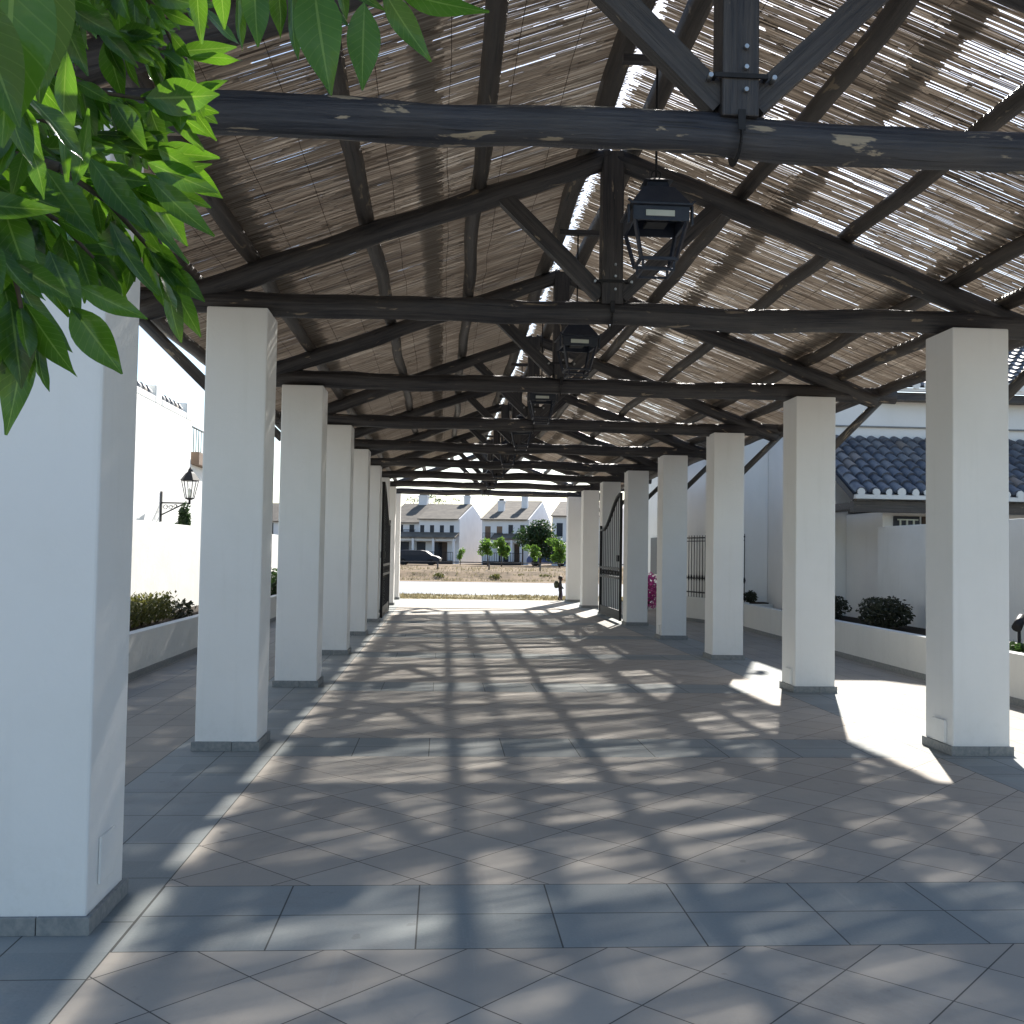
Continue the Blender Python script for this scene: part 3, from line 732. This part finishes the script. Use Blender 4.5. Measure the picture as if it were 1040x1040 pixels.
rm.build('railing_bars', M['iron'], rl)
pln = empty('planter', (7.0, 22.3, 0), 'short white planter box against the tall white wall, holding a dark clipped bush', 'planter')
MB().box(6.70, 7.33, 22.3, 22.75, 0, .57).build('box', M['planter'], pln, .008)
MB().box(6.78, 7.25, 22.38, 22.7, .571, .60).build('soil', M['soil'], pln)
shrub('dark_bush', (6.86, 22.5, .60), (.17, .14, .13), 500, .035, M['shrub'], 'small dark clipped bush in the short planter box by the tall wall', 'bush', None, 81)
shrub('dark_bush', (7.25, 18.9, .47), (.40, .40, .24), 1900, .035, M['shrub'], 'dark round bush in the right planter behind the third right pillar', 'bush', 'dark bushes in the right planter', 82)
shrub('dark_bush', (7.25, 16.35, .47), (.42, .45, .27), 2600, .035, M['shrub'], 'widest dark spreading bush in the right planter, between the two nearest right pillars', 'bush', 'dark bushes in the right planter', 83)
shrub('leafy_plant', (7.1, 11.6, .47), (.3, .7, .09), 800, .05, M['treedark'], 'low green ground plant in the right planter at the photo edge', 'plant', None, 84)
shrub('dark_bush', (7.35, 24.9, .3), (.5, .5, .45), 1500, .05, M['treedark'], 'green bush behind the iron railing on the far planter', 'bush', None, 85)
sl_ = empty('spot_light', (6.95, 11.95, .47), 'small black garden spotlight on a spike in the right planter', 'lamp')
MB().tube([(6.95, 11.95, .45), (6.95, 11.95, .78)], .02, 8).build('spike', M['iron'], sl_)
MB().tube([(6.90, 11.92, .80), (7.03, 12.02, .93)], [.06, .05], 10).build('head', M['iron'], sl_)

rh = empty('tiled_house', (10, 20, 0), 'white two level house with dark curved roof tiles behind the right garden wall', 'house')
MB().box(7.36, 16, 20.5, 30, 0, 5.0).build('wall', M['white'], rh, .01)
MB().box(6.4, 7.355, 22.8, 30, 0, 6.6).build('stair_tower', M['white'], rh, .01)
MB().box(8.25, 16, 18.75, 20.49, 0, 2.5).build('porch_wall', M['white'], rh)
MB().box(7.45, 16, 20.44, 20.499, 4.32, 4.345).build('cornice_line', M['skirt'], rh)
def tile_roof(x0, x1, y0, z0, y1, z1, name, pitch=.245, tl=.36):
    mb = MB(); L = math.hypot(y1-y0, z1-z0); d = Vector((0, (y1-y0)/L, (z1-z0)/L)); nrm = Vector((0, -d.z, d.y))
    mb.add([(x0, y0, z0), (x1, y0, z0), (x1, y1, z1), (x0, y1, z1)], [(0, 1, 2, 3)], .1)
    nc = int((x1-x0)/pitch); nr = int(L/tl)+1
    for c_ in range(nc):
        xc = x0+pitch*(c_+.5)
        for r_ in range(nr):
            a0 = r_*tl; a1 = min(a0+tl+.04, L); j = rnd.uniform(-.008, .008)
            vs = []; n = 6
            for aa, rad, lf in ((a0, .108, .030), (a1, .090, .004)):
                for k in range(n+1):
                    th = math.pi*k/n; p = Vector((xc+j, y0, z0))+d*aa+Vector((math.cos(th)*rad, 0, 0))+nrm*(math.sin(th)*rad+lf); vs.append(p)
            mb.add(vs, [(k, k+1, n+2+k, n+1+k) for k in range(n)], rnd.random()**1.6, None, True)
            if r_ < nr: mb.add(vs[:n+1], [tuple(range(n+1))], .0)
    return mb.build(name, M['ctile'], rh, recalc=False)
tile_roof(7.40, 15, 18.0, 2.78, 20.49, 4.06, 'lower_roof')
tile_roof(8.9, 15, 20.1, 5.10, 24.5, 7.1, 'upper_roof')
ev = MB(); ev.box(7.40, 15, 17.93, 18.06, 2.69, 2.765)
x = 7.40+.1225
while x < 15:
    xx = x+rnd.uniform(-.02, .02); ev.tube([(xx, 17.925+rnd.uniform(0, .02), 2.815), (xx, 17.965, 2.815)], rnd.uniform(.062, .08), 9, jit=.25, smooth=False); x += .245
ev.build('lower_eave', M['planter'], rh)
e2 = MB(); e2.box(8.9, 15, 20.06, 20.16, 5.02, 5.085)
x = 8.9+.1225
while x < 15: e2.tube([(x, 20.02, 5.15), (x, 20.05, 5.15)], .085, 12, smooth=False); x += .245
e2.build('upper_eave', M['white'], rh)
MB().box(8.9, 15, 20.17, 20.49, 4.86, 5.01).build('eave_board', M['wood'], rh)
pb = MB(); pb.box(7.42, 15, 18.08, 18.26, 2.46, 2.66)
x = 7.7
while x < 15: pb.box(x, x+.12, 18.262, 20.4, 2.52, 2.64); x += .55
pb.box(7.42, 7.56, 18.262, 20.4, 2.52, 2.64); pb.build('porch_beam', M['woodb'], rh)
pp_ = MB(); pp_.obox((7.43, 18.05, 2.70), (7.43, 20.4, 3.93), .07, .12); pp_.build('porch_bracket', M['wood'], rh)
wn = MB(); wn.box(8.45, 8.95, 18.71, 18.748, 1.1, 2.42); wd = wn.build('window', M['darkglass'], rh)
wf = MB()
for x in (8.55, 8.68, 8.81): wf.box(x, x+.03, 18.68, 18.708, 2.05, 2.36)
for z in (2.05, 2.2, 2.34): wf.box(8.5, 8.9, 18.66, 18.679, z, z+.025)
wf.build('muntins', M['diffuser'], wd)
MB().box(9.35, 9.9, 18.70, 18.748, 0, 2.42).build('door', M['rust'], rh); MB().box(9.0, 9.2, 18.70, 18.748, 1.0, 2.42).build('shutter', M['rust'], rh)
MB().box(13.6, 14.4, 20.44, 20.498, 4.3, 4.9).build('upper_window', M['darkglass'], rh)
wl2 = MB(); wl2.box(7.22, 7.355, 22.1, 22.25, 5.45, 5.75); wl2.tube([(7.2, 22.17, 5.7), (7.05, 22.17, 5.62)], .05, 8); wl2.build('wall_lamp', M['iron'], rh)
# far right: house behind the railing, fence post, magenta bush
fh = empty('white_house', (8.5, 33, 0), 'sunlit white house seen through the gap beside the far right pillars', 'house')
MB().box(7.05, 12, 31, 38, 0, 4.7).build('wall', M['wallwhite'], fh)
MB().prism([(6.9, 4.7), (12.1, 4.7), (9.5, 5.9)], 30.9, 38.1).build('roof', M['hroof'], fh)
MB().box(7.0, 7.045, 33, 34.2, 1.0, 2.2).build('window', M['darkglass'], fh)
fp = empty('fence_post', (6.02, 28.0, 0), 'tall black iron post in the gap behind the fifth right pillar', 'post')
MB().box(5.98, 6.05, 27.9, 27.97, 0, 2.25).build('shaft', M['iron'], fp); MB().tube([(6.015, 27.935, 2.25), (6.015, 27.935, 2.29), (6.015, 27.935, 2.34)], [.05, .045, .005], 8).build('finial', M['iron'], fp)
shrub('flowering_bush', (6.1, 30.2, 0.05), (.5, .5, .52), 1600, .05, M['magenta'], 'magenta flowering bush in the gap between the far right pillars', 'bush', None, 91)

# ---------------------------------------------------------------- child by the last pillar
def person():
    x0, y0 = 4.05, 35.0
    me = bpy.data.meshes.new('person'); J = {}; vs = []; es = []; rs = []
    def v(n, x, y, z, r, p=None):
        J[n] = len(vs); vs.append((x0+x, y0+y, z)); rs.append(r)
        if p: es.append((J[p], J[n]))
    s = .86/1.0
    v('pel', 0, 0, .40, .075); v('ches', -.02, 0, .56, .085, 'pel'); v('neck', -.005, 0, .665, .035, 'ches'); v('head', .01, 0, .74, .07, 'neck'); v('crown', .012, 0, .80, .06, 'head')
    for sg, k in ((-1, 'a'), (1, 'b')):
        v('hip'+k, 0, sg*.045, .37, .06, 'pel'); v('kn'+k, .03*sg+.01, sg*.05, .21, .042, 'hip'+k); v('an'+k, .05*sg-.02, sg*.05, .05, .028, 'kn'+k); v('to'+k, .05*sg+.06, sg*.055, .025, .026, 'an'+k)
        v('sh'+k, -.01, sg*.09, .61, .036, 'ches'); v('el'+k, .02, sg*.12, .50, .028, 'sh'+k); v('ha'+k, .10, sg*.10, .42, .022, 'el'+k)
    me.from_pydata(vs, es, []); o = bpy.data.objects.new('person', me); C.objects.link(o)
    me.materials.append(M['cloth'])
    sk = o.modifiers.new('skin', 'SKIN')
    for i, r in enumerate(rs): me.skin_vertices[0].data[i].radius = (r, r)
    me.skin_vertices[0].data[0].use_root = True
    ss = o.modifiers.new('sub', 'SUBSURF'); ss.levels = 2; ss.render_levels = 2
    tag(o, 'small child in dark clothes standing half behind the last right pillar', 'person')
    hr = MB(); hr.tube([(x0+.0, y0, .74), (x0-.005, y0, .79), (x0, y0, .835), (x0+.01, y0, .86)], [.076, .08, .066, .015], 12); h = hr.build('hair', M['hair'], o)
    fc = MB(); fc.tube([(x0+.06, y0, .70), (x0+.065, y0, .745), (x0+.06, y0, .775)], [.03, .045, .03], 10); fc.build('face', M['skin'], o)
    tt = MB()
    tt.tube([(x0, y0+.045, .39), (x0+.04, y0+.05, .22), (x0+.03, y0+.05, .06)], [.068, .05, .038], 10); tt.build('trousers', M['mauve'], o)
    bp = MB(); bp.tube([(x0-.12, y0, .44), (x0-.13, y0, .48), (x0-.135, y0, .58), (x0-.12, y0, .65), (x0-.09, y0, .67)], [.05, .085, .095, .075, .03], 12)
    b = bp.build('backpack', M['olive']); tag(b, 'olive green backpack on the back of the small child', 'backpack')
person()

# ---------------------------------------------------------------- field fence, cars, street houses, street trees
fe = empty('field_fence', (0, 66, .45), 'low wire fence with thin posts and dark top rail across the dry field', 'fence')
fm = MB(); fr_ = MB()
x = -30
while x < 40:
    fm.tube([(x, 66, .3), (x, 66, 1.02)], .05, 6); x += 3.3
fm.build('posts', M['woodb'], fe)
fr_.box(-30, 40, 65.97, 66.03, .96, 1.02); fr_.box(-30, 40, 65.99, 66.01, .72, .735); fr_.build('rails', M['wood'], fe)
for k, (px_, Y_, w_) in enumerate(((420, 63, .5), (446, 62, .35), (476, 63.5, .55), (503, 62, .4), (528, 63, .6), (553, 62.5, .45))):
    q = at(px_, 585, Y_); sh_ = shrub('dry_bush', (q.x, Y_, .05), (w_, .4, .16), 160, .08, M['hedge'], 'x', 'bush', 'low dry bushes on the bank beyond the road', 300+k)
    sh_['label'] = 'low dry bush on the bank beyond the road, '+('first', 'second', 'third', 'fourth', 'fifth', 'sixth')[k]+' from the left'
PHI = R(15)
def rot(px, py, ox, oy): return (ox+px*math.cos(PHI)+py*math.sin(PHI), oy-px*math.sin(PHI)+py*math.cos(PHI))
def house(ox, oy, wdt, dep, ze, zr, ridge, label, wins, porch=None, chims=(), group='white terraced houses across the road', doors=(), ac=(), bal=()):
    """ox, oy: front-left corner; local x runs along the front, local y to the back"""
    t = empty('street_house', (ox, oy, .5), label, 'house', group); t.rotation_euler = (0, 0, -PHI)
    def L(mb, n, m, par=t, bev=0):
        o = mb.build(n, m, None, bev); o.parent = par
        return o
    b = .0; e = ze-.5; rz = zr-.5
    L(MB().box(0, wdt, 0, dep, b, e), 'wall', M['hwhite'])
    L(MB().prism([(0.001, e), (ridge, rz-.06), (dep-.001, e+.0)], 0.001, wdt-.001, 'X'), 'gable', M['hwhite'])
    q = .12
    rf = MB(); th = .1
    sl1 = (rz-e)/ridge
    rf.prism([(-.35, e-.35*sl1), (ridge, rz), (ridge, rz+th), (-.35, e-.35*sl1+th)], -.1, wdt-.12, 'X')
    rf.prism([(dep+.3, e-.3*(rz-e)/(dep-ridge)), (ridge, rz), (ridge, rz+th), (dep+.3, e-.3*(rz-e)/(dep-ridge)+th)], -.1, wdt-.12, 'X')
    roof = L(rf, 'roof', M['hroof'])
    for cx_, cy_, cw, cz in chims:
        ch = MB(); ch.box(cx_, cx_+cw, cy_, cy_+cw, e, cz-.5); ch.box(cx_-.08, cx_+cw+.08, cy_-.08, cy_+cw+.08, cz-.499, cz-.36); c_ = L(ch, 'chimney', M['hwhite'])
        L(MB().box(cx_+.08, cx_+cw-.08, cy_+.08, cy_+cw-.08, cz-.359, cz-.15), 'chimney_pot', M['hroof'])
    for wx, wz, ww, wh, mt in wins:
        fm_ = MB(); fm_.box(wx-.08, wx+ww+.08, -.05, -.001, wz-.08-.5, wz-.002-.5); fm_.box(wx-.08, wx-.001, -.03, -.001, wz-.5, wz+wh-.5); fm_.box(wx+ww+.001, wx+ww+.08, -.03, -.001, wz-.5, wz+wh-.5)
        f_ = L(fm_, 'window', M['hwhite'])
        L(MB().box(wx, wx+ww, -.02, -.002, wz-.5, wz+wh-.5), 'pane', M[mt], f_)
    for dx, dw, dh in doors: L(MB().box(dx, dx+dw, -.02, -.002, .02, dh), 'door', M['rust'])
    for ax, az in ac: 
        L(MB().box(ax, ax+.8, -.35, -.03, az-.5, az+.05), 'air_conditioner', M['diffuser'], bev=.02)
    for bx_, bw, bz in bal:
        bb = MB(); bb.box(bx_, bx_+bw, -.5, -.003, bz-.5, bz-.42)
        k = bx_
        while k < bx_+bw: bb.box(k, k+.025, -.5, -.475, bz-.419, bz+.42); k += .14
        bb.box(bx_, bx_+bw, -.5, -.475, bz+.421, bz+.46); L(bb, 'balcony', M['iron'])
    if porch:
        x0, x1, pz, pd = porch
        pm = MB(); pm.prism([(-pd, pz-.5), (-.003, pz), (-.003, pz+.12), (-pd, pz-.38)], x0, x1, 'X'); L(pm, 'porch_roof', M['hroof'])
        pc = MB(); k = x0+.1
        while k < x1-.2: pc.box(k, k+.2, -pd+.1, -pd+.3, 0, pz-.52); k += (x1-x0-.4)/3
        pc.box(x0, x1, -pd+.31, -pd+.4, pz-.75, pz-.53)
        L(pc, 'porch_columns', M['hwhite'])
        gl = MB(); k = x0+.5
        while k < x1-1.2: gl.box(k, k+.9, -.02, -.002, .3, 2.1); k += 1.7
        L(gl, 'ground_windows', M['darkglass'])
        fn = MB(); fn.box(x0-.3, x1+.3, -pd-2.0, -pd-1.95, .0, .35); k = x0-.3
        while k < x1+.3: fn.box(k, k+.04, -pd-1.99, -pd-1.96, .36, 1.1); k += .22
        fn.box(x0-.3, x1+.3, -pd-2.0, -pd-1.95, 1.101, 1.15); L(fn, 'front_fence', M['iron'])
    return t
CH = 100.0
fl = at(466, 577, CH); 
def fleft(px, Y): return at(px, 577, Y)
# house with four small windows
a = fleft(466, CH); W_A = 4.1
ax0, ay0 = a.x-W_A*math.cos(PHI), a.y+W_A*math.sin(PHI)
house(ax0, ay0, W_A, 11, 4.88, 6.5, 5.5, 'white house with four small upper windows and a dark tiled porch', [(.12+k*1.0, 3.25, .42, 1.0, 'darkglass') for k in range(4)], (-2.4, W_A, 2.95, 1.6), [(3.0, 6, .6, 7.35)], doors=((2.0, .9, 2.1),))
b0x, b0y = ax0-3.6*math.cos(PHI)+.9*math.sin(PHI), ay0+3.6*math.sin(PHI)+.9*math.cos(PHI)
house(b0x, b0y, 3.5, 11, 4.55, 6.6, 6, 'white house with two tall dark windows, leftmost seen past the pillars', [(1.2, 2.95, .5, 1.35, 'darkglass'), (2.35, 2.95, .5, 1.35, 'darkglass')], None, [(1.6, 5.5, .9, 7.4)], bal=((.9, 2.2, 2.85),))
c0 = fleft(489, 99.2)
house(c0.x, c0.y, 4.6, 14, 4.88, 7.0, 8, 'white house with brown shuttered windows beside two dark ones and a tiled porch', [(.3, 2.7, .55, 1.5, 'shutter'), (1.45, 2.7, .55, 1.5, 'shutter'), (2.6, 3.3, .45, 1.05, 'darkglass'), (3.75, 3.3, .45, 1.05, 'darkglass')], (1.2, 4.3, 2.9, 1.6), [(.9, 3, .6, 6.7), (3.0, 4.5, .6, 7.6)], ac=((3.2, 2.75),), bal=((.15, 2.0, 2.6),), doors=((3.2, .9, 2.0),))
d0 = fleft(560, 98)
house(d0.x, d0.y, 6.5, 12, 5.3, 6.9, 6, 'white house behind the big dark tree at the right end of the row', [(.45, 3.3, .6, 1.3, 'darkglass'), (3, 3.3, .6, 1.3, 'darkglass')], None, ())
# houses to the left, glimpsed between pillars
for k, (dx, dy, lab) in enumerate(((-14.2, 3.6, 'white house glimpsed in the slot between left pillars, nearer the gate'), (-21.5, 5.6, 'white house with brown roof glimpsed between the second and third left pillars'))):
    house(dx, 103+dy, 6.0, 11, 4.6, 6.6, 5.5, lab, [(1, 3.2, .5, 1.2, 'darkglass'), (3.6, 3.2, .5, 1.2, 'darkglass')], None, ())

def car(name, cx, cy, z, L_, mat, label, rz=0):
    t = empty(name, (cx, cy, z), label, 'car'); t.rotation_euler = (0, 0, rz); t.scale = (1, 1, .86)
    h = L_/2
    pr = [(-h, .35), (-h+.03, .75), (-h+.15, .95), (-h+.5, 1.38), (-h+.8, 1.46), (.3, 1.46), (.75, 1.38), (1.25, .98), (h-.25, .86), (h-.03, .70), (h, .35)]
    def L(mb, n, m, bev=0): o = mb.build(n, m, None, bev); o.parent = t; return o
    L(MB().prism(pr, -.85, .85), 'body', mat, .06)
    for s in (-1, 1):
        L(MB().prism([(-h+.5, 1.0), (-h+.75, 1.34), (.25, 1.34), (.6, 1.3), (1.05, 1.0)], s*.852, s*.86), 'side_window', M['darkglass'])
        for wx in (-h+.75, h-.8):
            wh = MB().tube([(wx, s*.72, .31), (wx, s*.88, .31)], .31, 18, smooth=False); L(wh, 'wheel', M['tyre'])
    L(MB().box(h-.06, h+.012, -.75, -.45, .58, .70), 'headlight', M['carlight']); L(MB().box(h-.06, h+.012, .45, .75, .58, .70), 'headlight', M['carlight'])
    return t
pc = at(428, 577, 88); car('parked_car', pc.x-.3, 88, .5, 3.9, M['carpaint'], 'dark blue estate car parked in front of the white houses', R(-6))
pc = at(557, 576, 93); car('parked_car', pc.x, 93, .5, 3.9, M['bluecar'], 'bright blue car half hidden behind the street trees', R(-10))
def T(px, Y): q = at(px, 577, Y); return (q.x, Y, .45)
tree('street_tree', T(548, 90), 4.3, (2.3, 1.9, 2.0), M['treedark'], 7000, .13, 'large dark green tree, fullest crown of the street trees', 3, .14, spread=.5)
tree('street_tree', T(541, 84), 2.1, (.65, .6, .8), M['treelight'], 1200, .09, 'small bright green tree in front of the large dark tree', 5, .05)
tree('street_tree', T(568, 86), 3.1, (1.2, 1.1, 1.4), M['treelight'], 1800, .12, 'mid green tree at the right beside the last pillar', 7, .09)
tree('street_tree', T(509, 86), 2.8, (.85, .75, 1.05), M['treelight'], 1500, .11, 'bright leafy young tree in front of the brown shuttered house, right of a pair', 9, .06)
tree('street_tree', T(495, 87), 2.6, (.9, .8, .85), M['treelight'], 1400, .11, 'bright leafy young tree in front of the brown shuttered house, left of a pair', 11, .06)
tree('street_tree', T(467, 88), 1.7, (.45, .4, .65), M['treelight'], 450, .09, 'tiny pale green sapling by the gap between two white houses', 13, .04)
for k, px in enumerate((421, 437, 452)):
    q = at(px, 505, 135); tree('distant_tree', (q.x, 135, .5), 8.7+.4*(k % 2), (2.6, 2, 1.3), M['treedark'], 1000, .09, ['bare thin tree behind the roofs, leftmost of three', 'bare thin tree behind the roofs, middle of three', 'bare thin tree behind the roofs, rightmost of three'][k], 20+k, .12, 'thin trees behind the street roofs')

# ---------------------------------------------------------------- citrus tree beside the camera
ct = empty('citrus_tree', (-1.7, .35, 0), 'citrus tree with glossy green leaves hanging in from the upper left, close to the viewer', 'tree')
tb_ = MB(); tb_.tube([(-1.7, .35, -.02), (-1.68, .38, .7), (-1.62, .45, 1.5), (-1.5, .55, 1.95)], [.09, .075, .065, .05], 12, jit=.2)
tb_.build('trunk', M['bark'], ct)
lf = MB(); tw = MB()
def leaf(base, tip, width, roll=0.0, fold=.25, arch=.12, tone=.5):
    base, tip = Vector(base), Vector(tip); d = tip-base; L = d.length; dn = d/L
    view = ((base+tip)/2-Vector((0, 0, 1.6))).normalized()
    sx = dn.cross(view).normalized(); n0 = sx.cross(dn).normalized()
    sx2 = sx*math.cos(roll)+n0*math.sin(roll); nn = n0*math.cos(roll)-sx*math.sin(roll)
    vs = []; NS = 10
    prof = [0, .42, .74, .93, 1.0, .97, .86, .68, .45, .2, 0.0]
    for i in range(NS+1):
        t = i/NS; c = base+d*t+nn*(arch*L*4*t*(1-t))
        wv = .02*L*math.sin(t*9+roll*5)
        hw = width*L*.5*prof[i]+.0006
        for k in (-1, -.5, 0, .5, 1):
            vs.append(c+sx2*hw*k-nn*(fold*hw*abs(k))+nn*wv*k)
    fs = [(i*5+k, i*5+k+1, (i+1)*5+k+1, (i+1)*5+k) for i in range(NS) for k in range(4)]
    lf.add(vs, fs, tone, [(i/NS, k, 0) for i in range(NS+1) for k in (-1, -.5, 0, .5, 1)], True)
def twig(pts, nl, Lf, spread=1.0, seed=1, r=.0035, hang=.6):
    rr = random.Random(seed); P = [at(*p) for p in pts]; tw.tube(P, [r*(1-.6*i/(len(P)-1)) for i in range(len(P))], 6)
    segs = [(P[i], P[i+1]) for i in range(len(P)-1)]; tot = sum((b-a).length for a, b in segs)
    for k in range(nl):
        s_ = (k+rr.random()*.6)/nl*tot
        for a, b in segs:
            l_ = (b-a).length
            if s_ <= l_: break
            s_ -= l_
        q = a.lerp(b, min(1, s_/l_)); dr = (b-a).normalized()
        sd_ = Vector((rr.gauss(0, 1), rr.gauss(0, 1), rr.gauss(0, .6))); sd_ = (sd_-dr*sd_.dot(dr)).normalized()
        dv = (dr*.75+sd_*spread*.8+Vector((0, 0, -hang*rr.uniform(.3, 1.3)))).normalized()
        L = Lf*rr.uniform(.55, 1.1); pe = q+dv*.008
        leaf(pe, pe+dv*L, rr.uniform(.26, .40), rr.uniform(-1.1, 1.1), rr.uniform(.1, .5), rr.uniform(-.06, .14), rr.random())
# main limbs from the trunk (off frame) to the twigs
def limb(p, q, r0=.02, r1=.006): 
    p, q = Vector(p), Vector(q); m = (p+q)/2+Vector((0, 0, .06)); tw.tube([p, m, q], [r0, (r0+r1)/2, r1], 8)
TW = [
 ([(-70, -60, .85), (40, -10, .9), (110, 30, .98), (190, 60, 1.02)], 30, .075),
 ([(-90, -10, .85), (20, 60, .95), (110, 95, 1.0), (196, 108, 1.05)], 34, .075),
 ([(-90, 60, .9), (40, 120, .98), (120, 150, 1.05), (175, 160, 1.1)], 30, .08),
 ([(-90, 100, .85), (20, 150, .95), (110, 185, 1.0), (165, 195, 1.02)], 28, .085),
 ([(-90, 130, .8), (0, 190, .85), (60, 225, .88), (95, 262, .9)], 20, .085),
 ([(-90, 180, .75), (-20, 230, .78), (15, 280, .8), (25, 330, .8)], 14, .085),
 ([(-60, -90, 1.1), (60, -60, 1.15), (130, -20, 1.2), (205, 5, 1.2)], 26, .08),
 ([(-90, -30, 1.2), (0, 40, 1.3), (70, 90, 1.35), (140, 130, 1.4)], 34, .09),
 ([(-90, 40, 1.25), (0, 110, 1.35), (60, 150, 1.4), (120, 180, 1.4)], 30, .09),
 ([(-90, 120, 1.1), (-20, 170, 1.2), (40, 200, 1.25), (80, 230, 1.25)], 22, .09),
 ([(-90, -90, 1.3), (10, -40, 1.4), (90, 0, 1.45), (150, 30, 1.5)], 30, .09),
 ([(60, -90, .95), (120, -30, .98), (160, 10, 1.0), (180, 55, 1.02)], 20, .07),
 ([(60, 170, .92), (110, 205, .93), (150, 250, .95), (172, 285, .95)], 16, .08),
 ([(-90, -60, .7), (-30, 20, .72), (10, 80, .75), (30, 150, .78)], 14, .09),
]
for k, (pts, nl, Lf) in enumerate(TW):
    twig(pts, int(nl*1.5), Lf*.78, seed=200+k); limb((-1.5, .55, 1.95), at(*pts[0]), .016, .005)
# leaves that shape the outline
def HL(x0, y0, Y0, x1, y1, Y1, wd=.42, roll=.2, fold=.25, arch=.06, tone=.6): leaf(at(x0, y0, Y0), at(x1, y1, Y1), wd, roll, fold, arch, tone)
tw.tube([at(120, -70, .9), at(240, -40, .85), at(340, -22, .84), at(420, -18, .86), at(470, -30, .9)], [.006, .005, .004, .003, .002], 6)
limb((-1.5, .55, 1.95), at(120, -70, .9), .016, .006)
HL(258, -22, .84, 262, 48, .84, .36, .2, .2, .03, .95); HL(244, -20, .86, 246, 52, .88, .26, .9, .3, .05, .2)
HL(280, -25, .85, 285, 40, .87, .36, -.7, .3, .05, .15); HL(300, -22, .86, 303, 62, .87, .24, .8, .3, .08, .3)
HL(318, -18, .80, 336, 97, .80, .40, -.15, .3, -.04, .95); HL(318, -10, .80, 358, 30, .82, .28, 1.0, .3, .05, .2)
HL(370, 3, .82, 368, 92, .82, .36, .15, .25, .03, .95); HL(388, -12, .84, 438, 63, .86, .30, .3, .2, .06, .7)
HL(400, -10, .84, 497, 12, .84, .24, -.4, .25, -.05, .85); HL(345, -25, .86, 352, 20, .88, .4, .7, .2, .03, .3)
HL(330, -30, .86, 390, 10, .88, .24, .6, .2, .03, .2); HL(200, -20, .9, 205, 45, .92, .3, .4, .2, .05, .4); HL(222, -25, .9, 228, 30, .92, .36, -.3, .2, .05, .7)
# lower and outer outline
HL(75, 190, .85, 90, 110, .84, .2, .3, .3, .1, .95)
HL(68, 50, .80, 68, 185, .82, .17, .5, .35, .05, .98)
HL(148, 100, .98, 223, 96, .98, .48, .1, .2, .1, .8); HL(182, 100, 1.0, 184, 132, 1.0, .5, 0, .2, 0, .8); HL(190, 80, 1.0, 207, 120, 1.0, .4, .5, .2, 0, .6)
HL(150, 165, .98, 222, 196, .98, .32, .1, .25, .08, .8); HL(150, 178, .95, 218, 240, .95, .26, .3, .3, .1, .7); HL(160, 150, .98, 206, 182, .98, .34, -.2, .2, .05, .6)
HL(118, 195, .92, 168, 262, .93, .2, -.5, .3, .08, .5); HL(112, 225, .9, 162, 300, .9, .22, .6, .3, .1, .35); HL(130, 195, .92, 192, 268, .93, .16, .3, .3, .05, .7)
HL(78, 290, .86, 150, 324, .86, .28, .1, .25, .06, .9); HL(72, 312, .84, 124, 380, .84, .42, -.15, .3, .05, .75)
HL(50, 255, .84, 82, 325, .84, .38, .2, .3, .05, .6); HL(30, 250, .84, 70, 322, .85, .36, .4, .3, .04, .5); HL(62, 240, .86, 78, 300, .87, .3, -.4, .2, .04, .3)
HL(10, 305, .8, 22, 395, .8, .42, .1, .3, -.05, .35); HL(25, 335, .8, 6, 442, .8, .30, -.3, .3, .06, .3); HL(40, 350, .82, 50, 398, .82, .28, .8, .4, .1, .2)
HL(-5, 240, .8, 14, 330, .8, .34, .3, .3, .05, .6); HL(-20, 310, .8, 4, 380, .8, .4, .3, .3, .05, .4)
HL(0, 200, .8, 32, 290, .8, .36, .2, .3, .05, .7); HL(45, 170, .86, 100, 245, .86, .34, .1, .3, .08, .7); HL(90, 160, .9, 150, 235, .9, .3, .2, .3, .08, .75)
# big close leaves at the left edge
HL(15, -70, .46, 2, 150, .47, .40, -.1, .2, .03, .9); HL(50, -60, .50, 40, 105, .52, .36, .3, .2, .04, .35); HL(-35, -20, .44, 20, 130, .46, .4, .1, .25, .04, .75)
# crown mass above and left of the frame
rr = random.Random(99)
for k in range(22):
    c0_ = Vector((rr.uniform(-2.2, -1.0), rr.uniform(-.3, 1.1), rr.uniform(1.9, 3.0)))
    tw.tube([Vector((-1.5, .55, 1.95)), (Vector((-1.5, .55, 1.95))+c0_)/2+Vector((0, 0, .08)), c0_], [.012, .007, .003], 6)
    for j in range(16):
        q = c0_+Vector((rr.gauss(0, .14), rr.gauss(0, .14), rr.gauss(0, .12))); dv = Vector((rr.gauss(0, 1), rr.gauss(0, 1), rr.gauss(-.5, .7))).normalized()
        leaf(q, q+dv*rr.uniform(.06, .1), .4, rr.uniform(-1, 1), .25, .06, rr.random())
lf.build('leaves', M['citrus'], ct, recalc=False); tw.build('branches', M['bark'], ct)
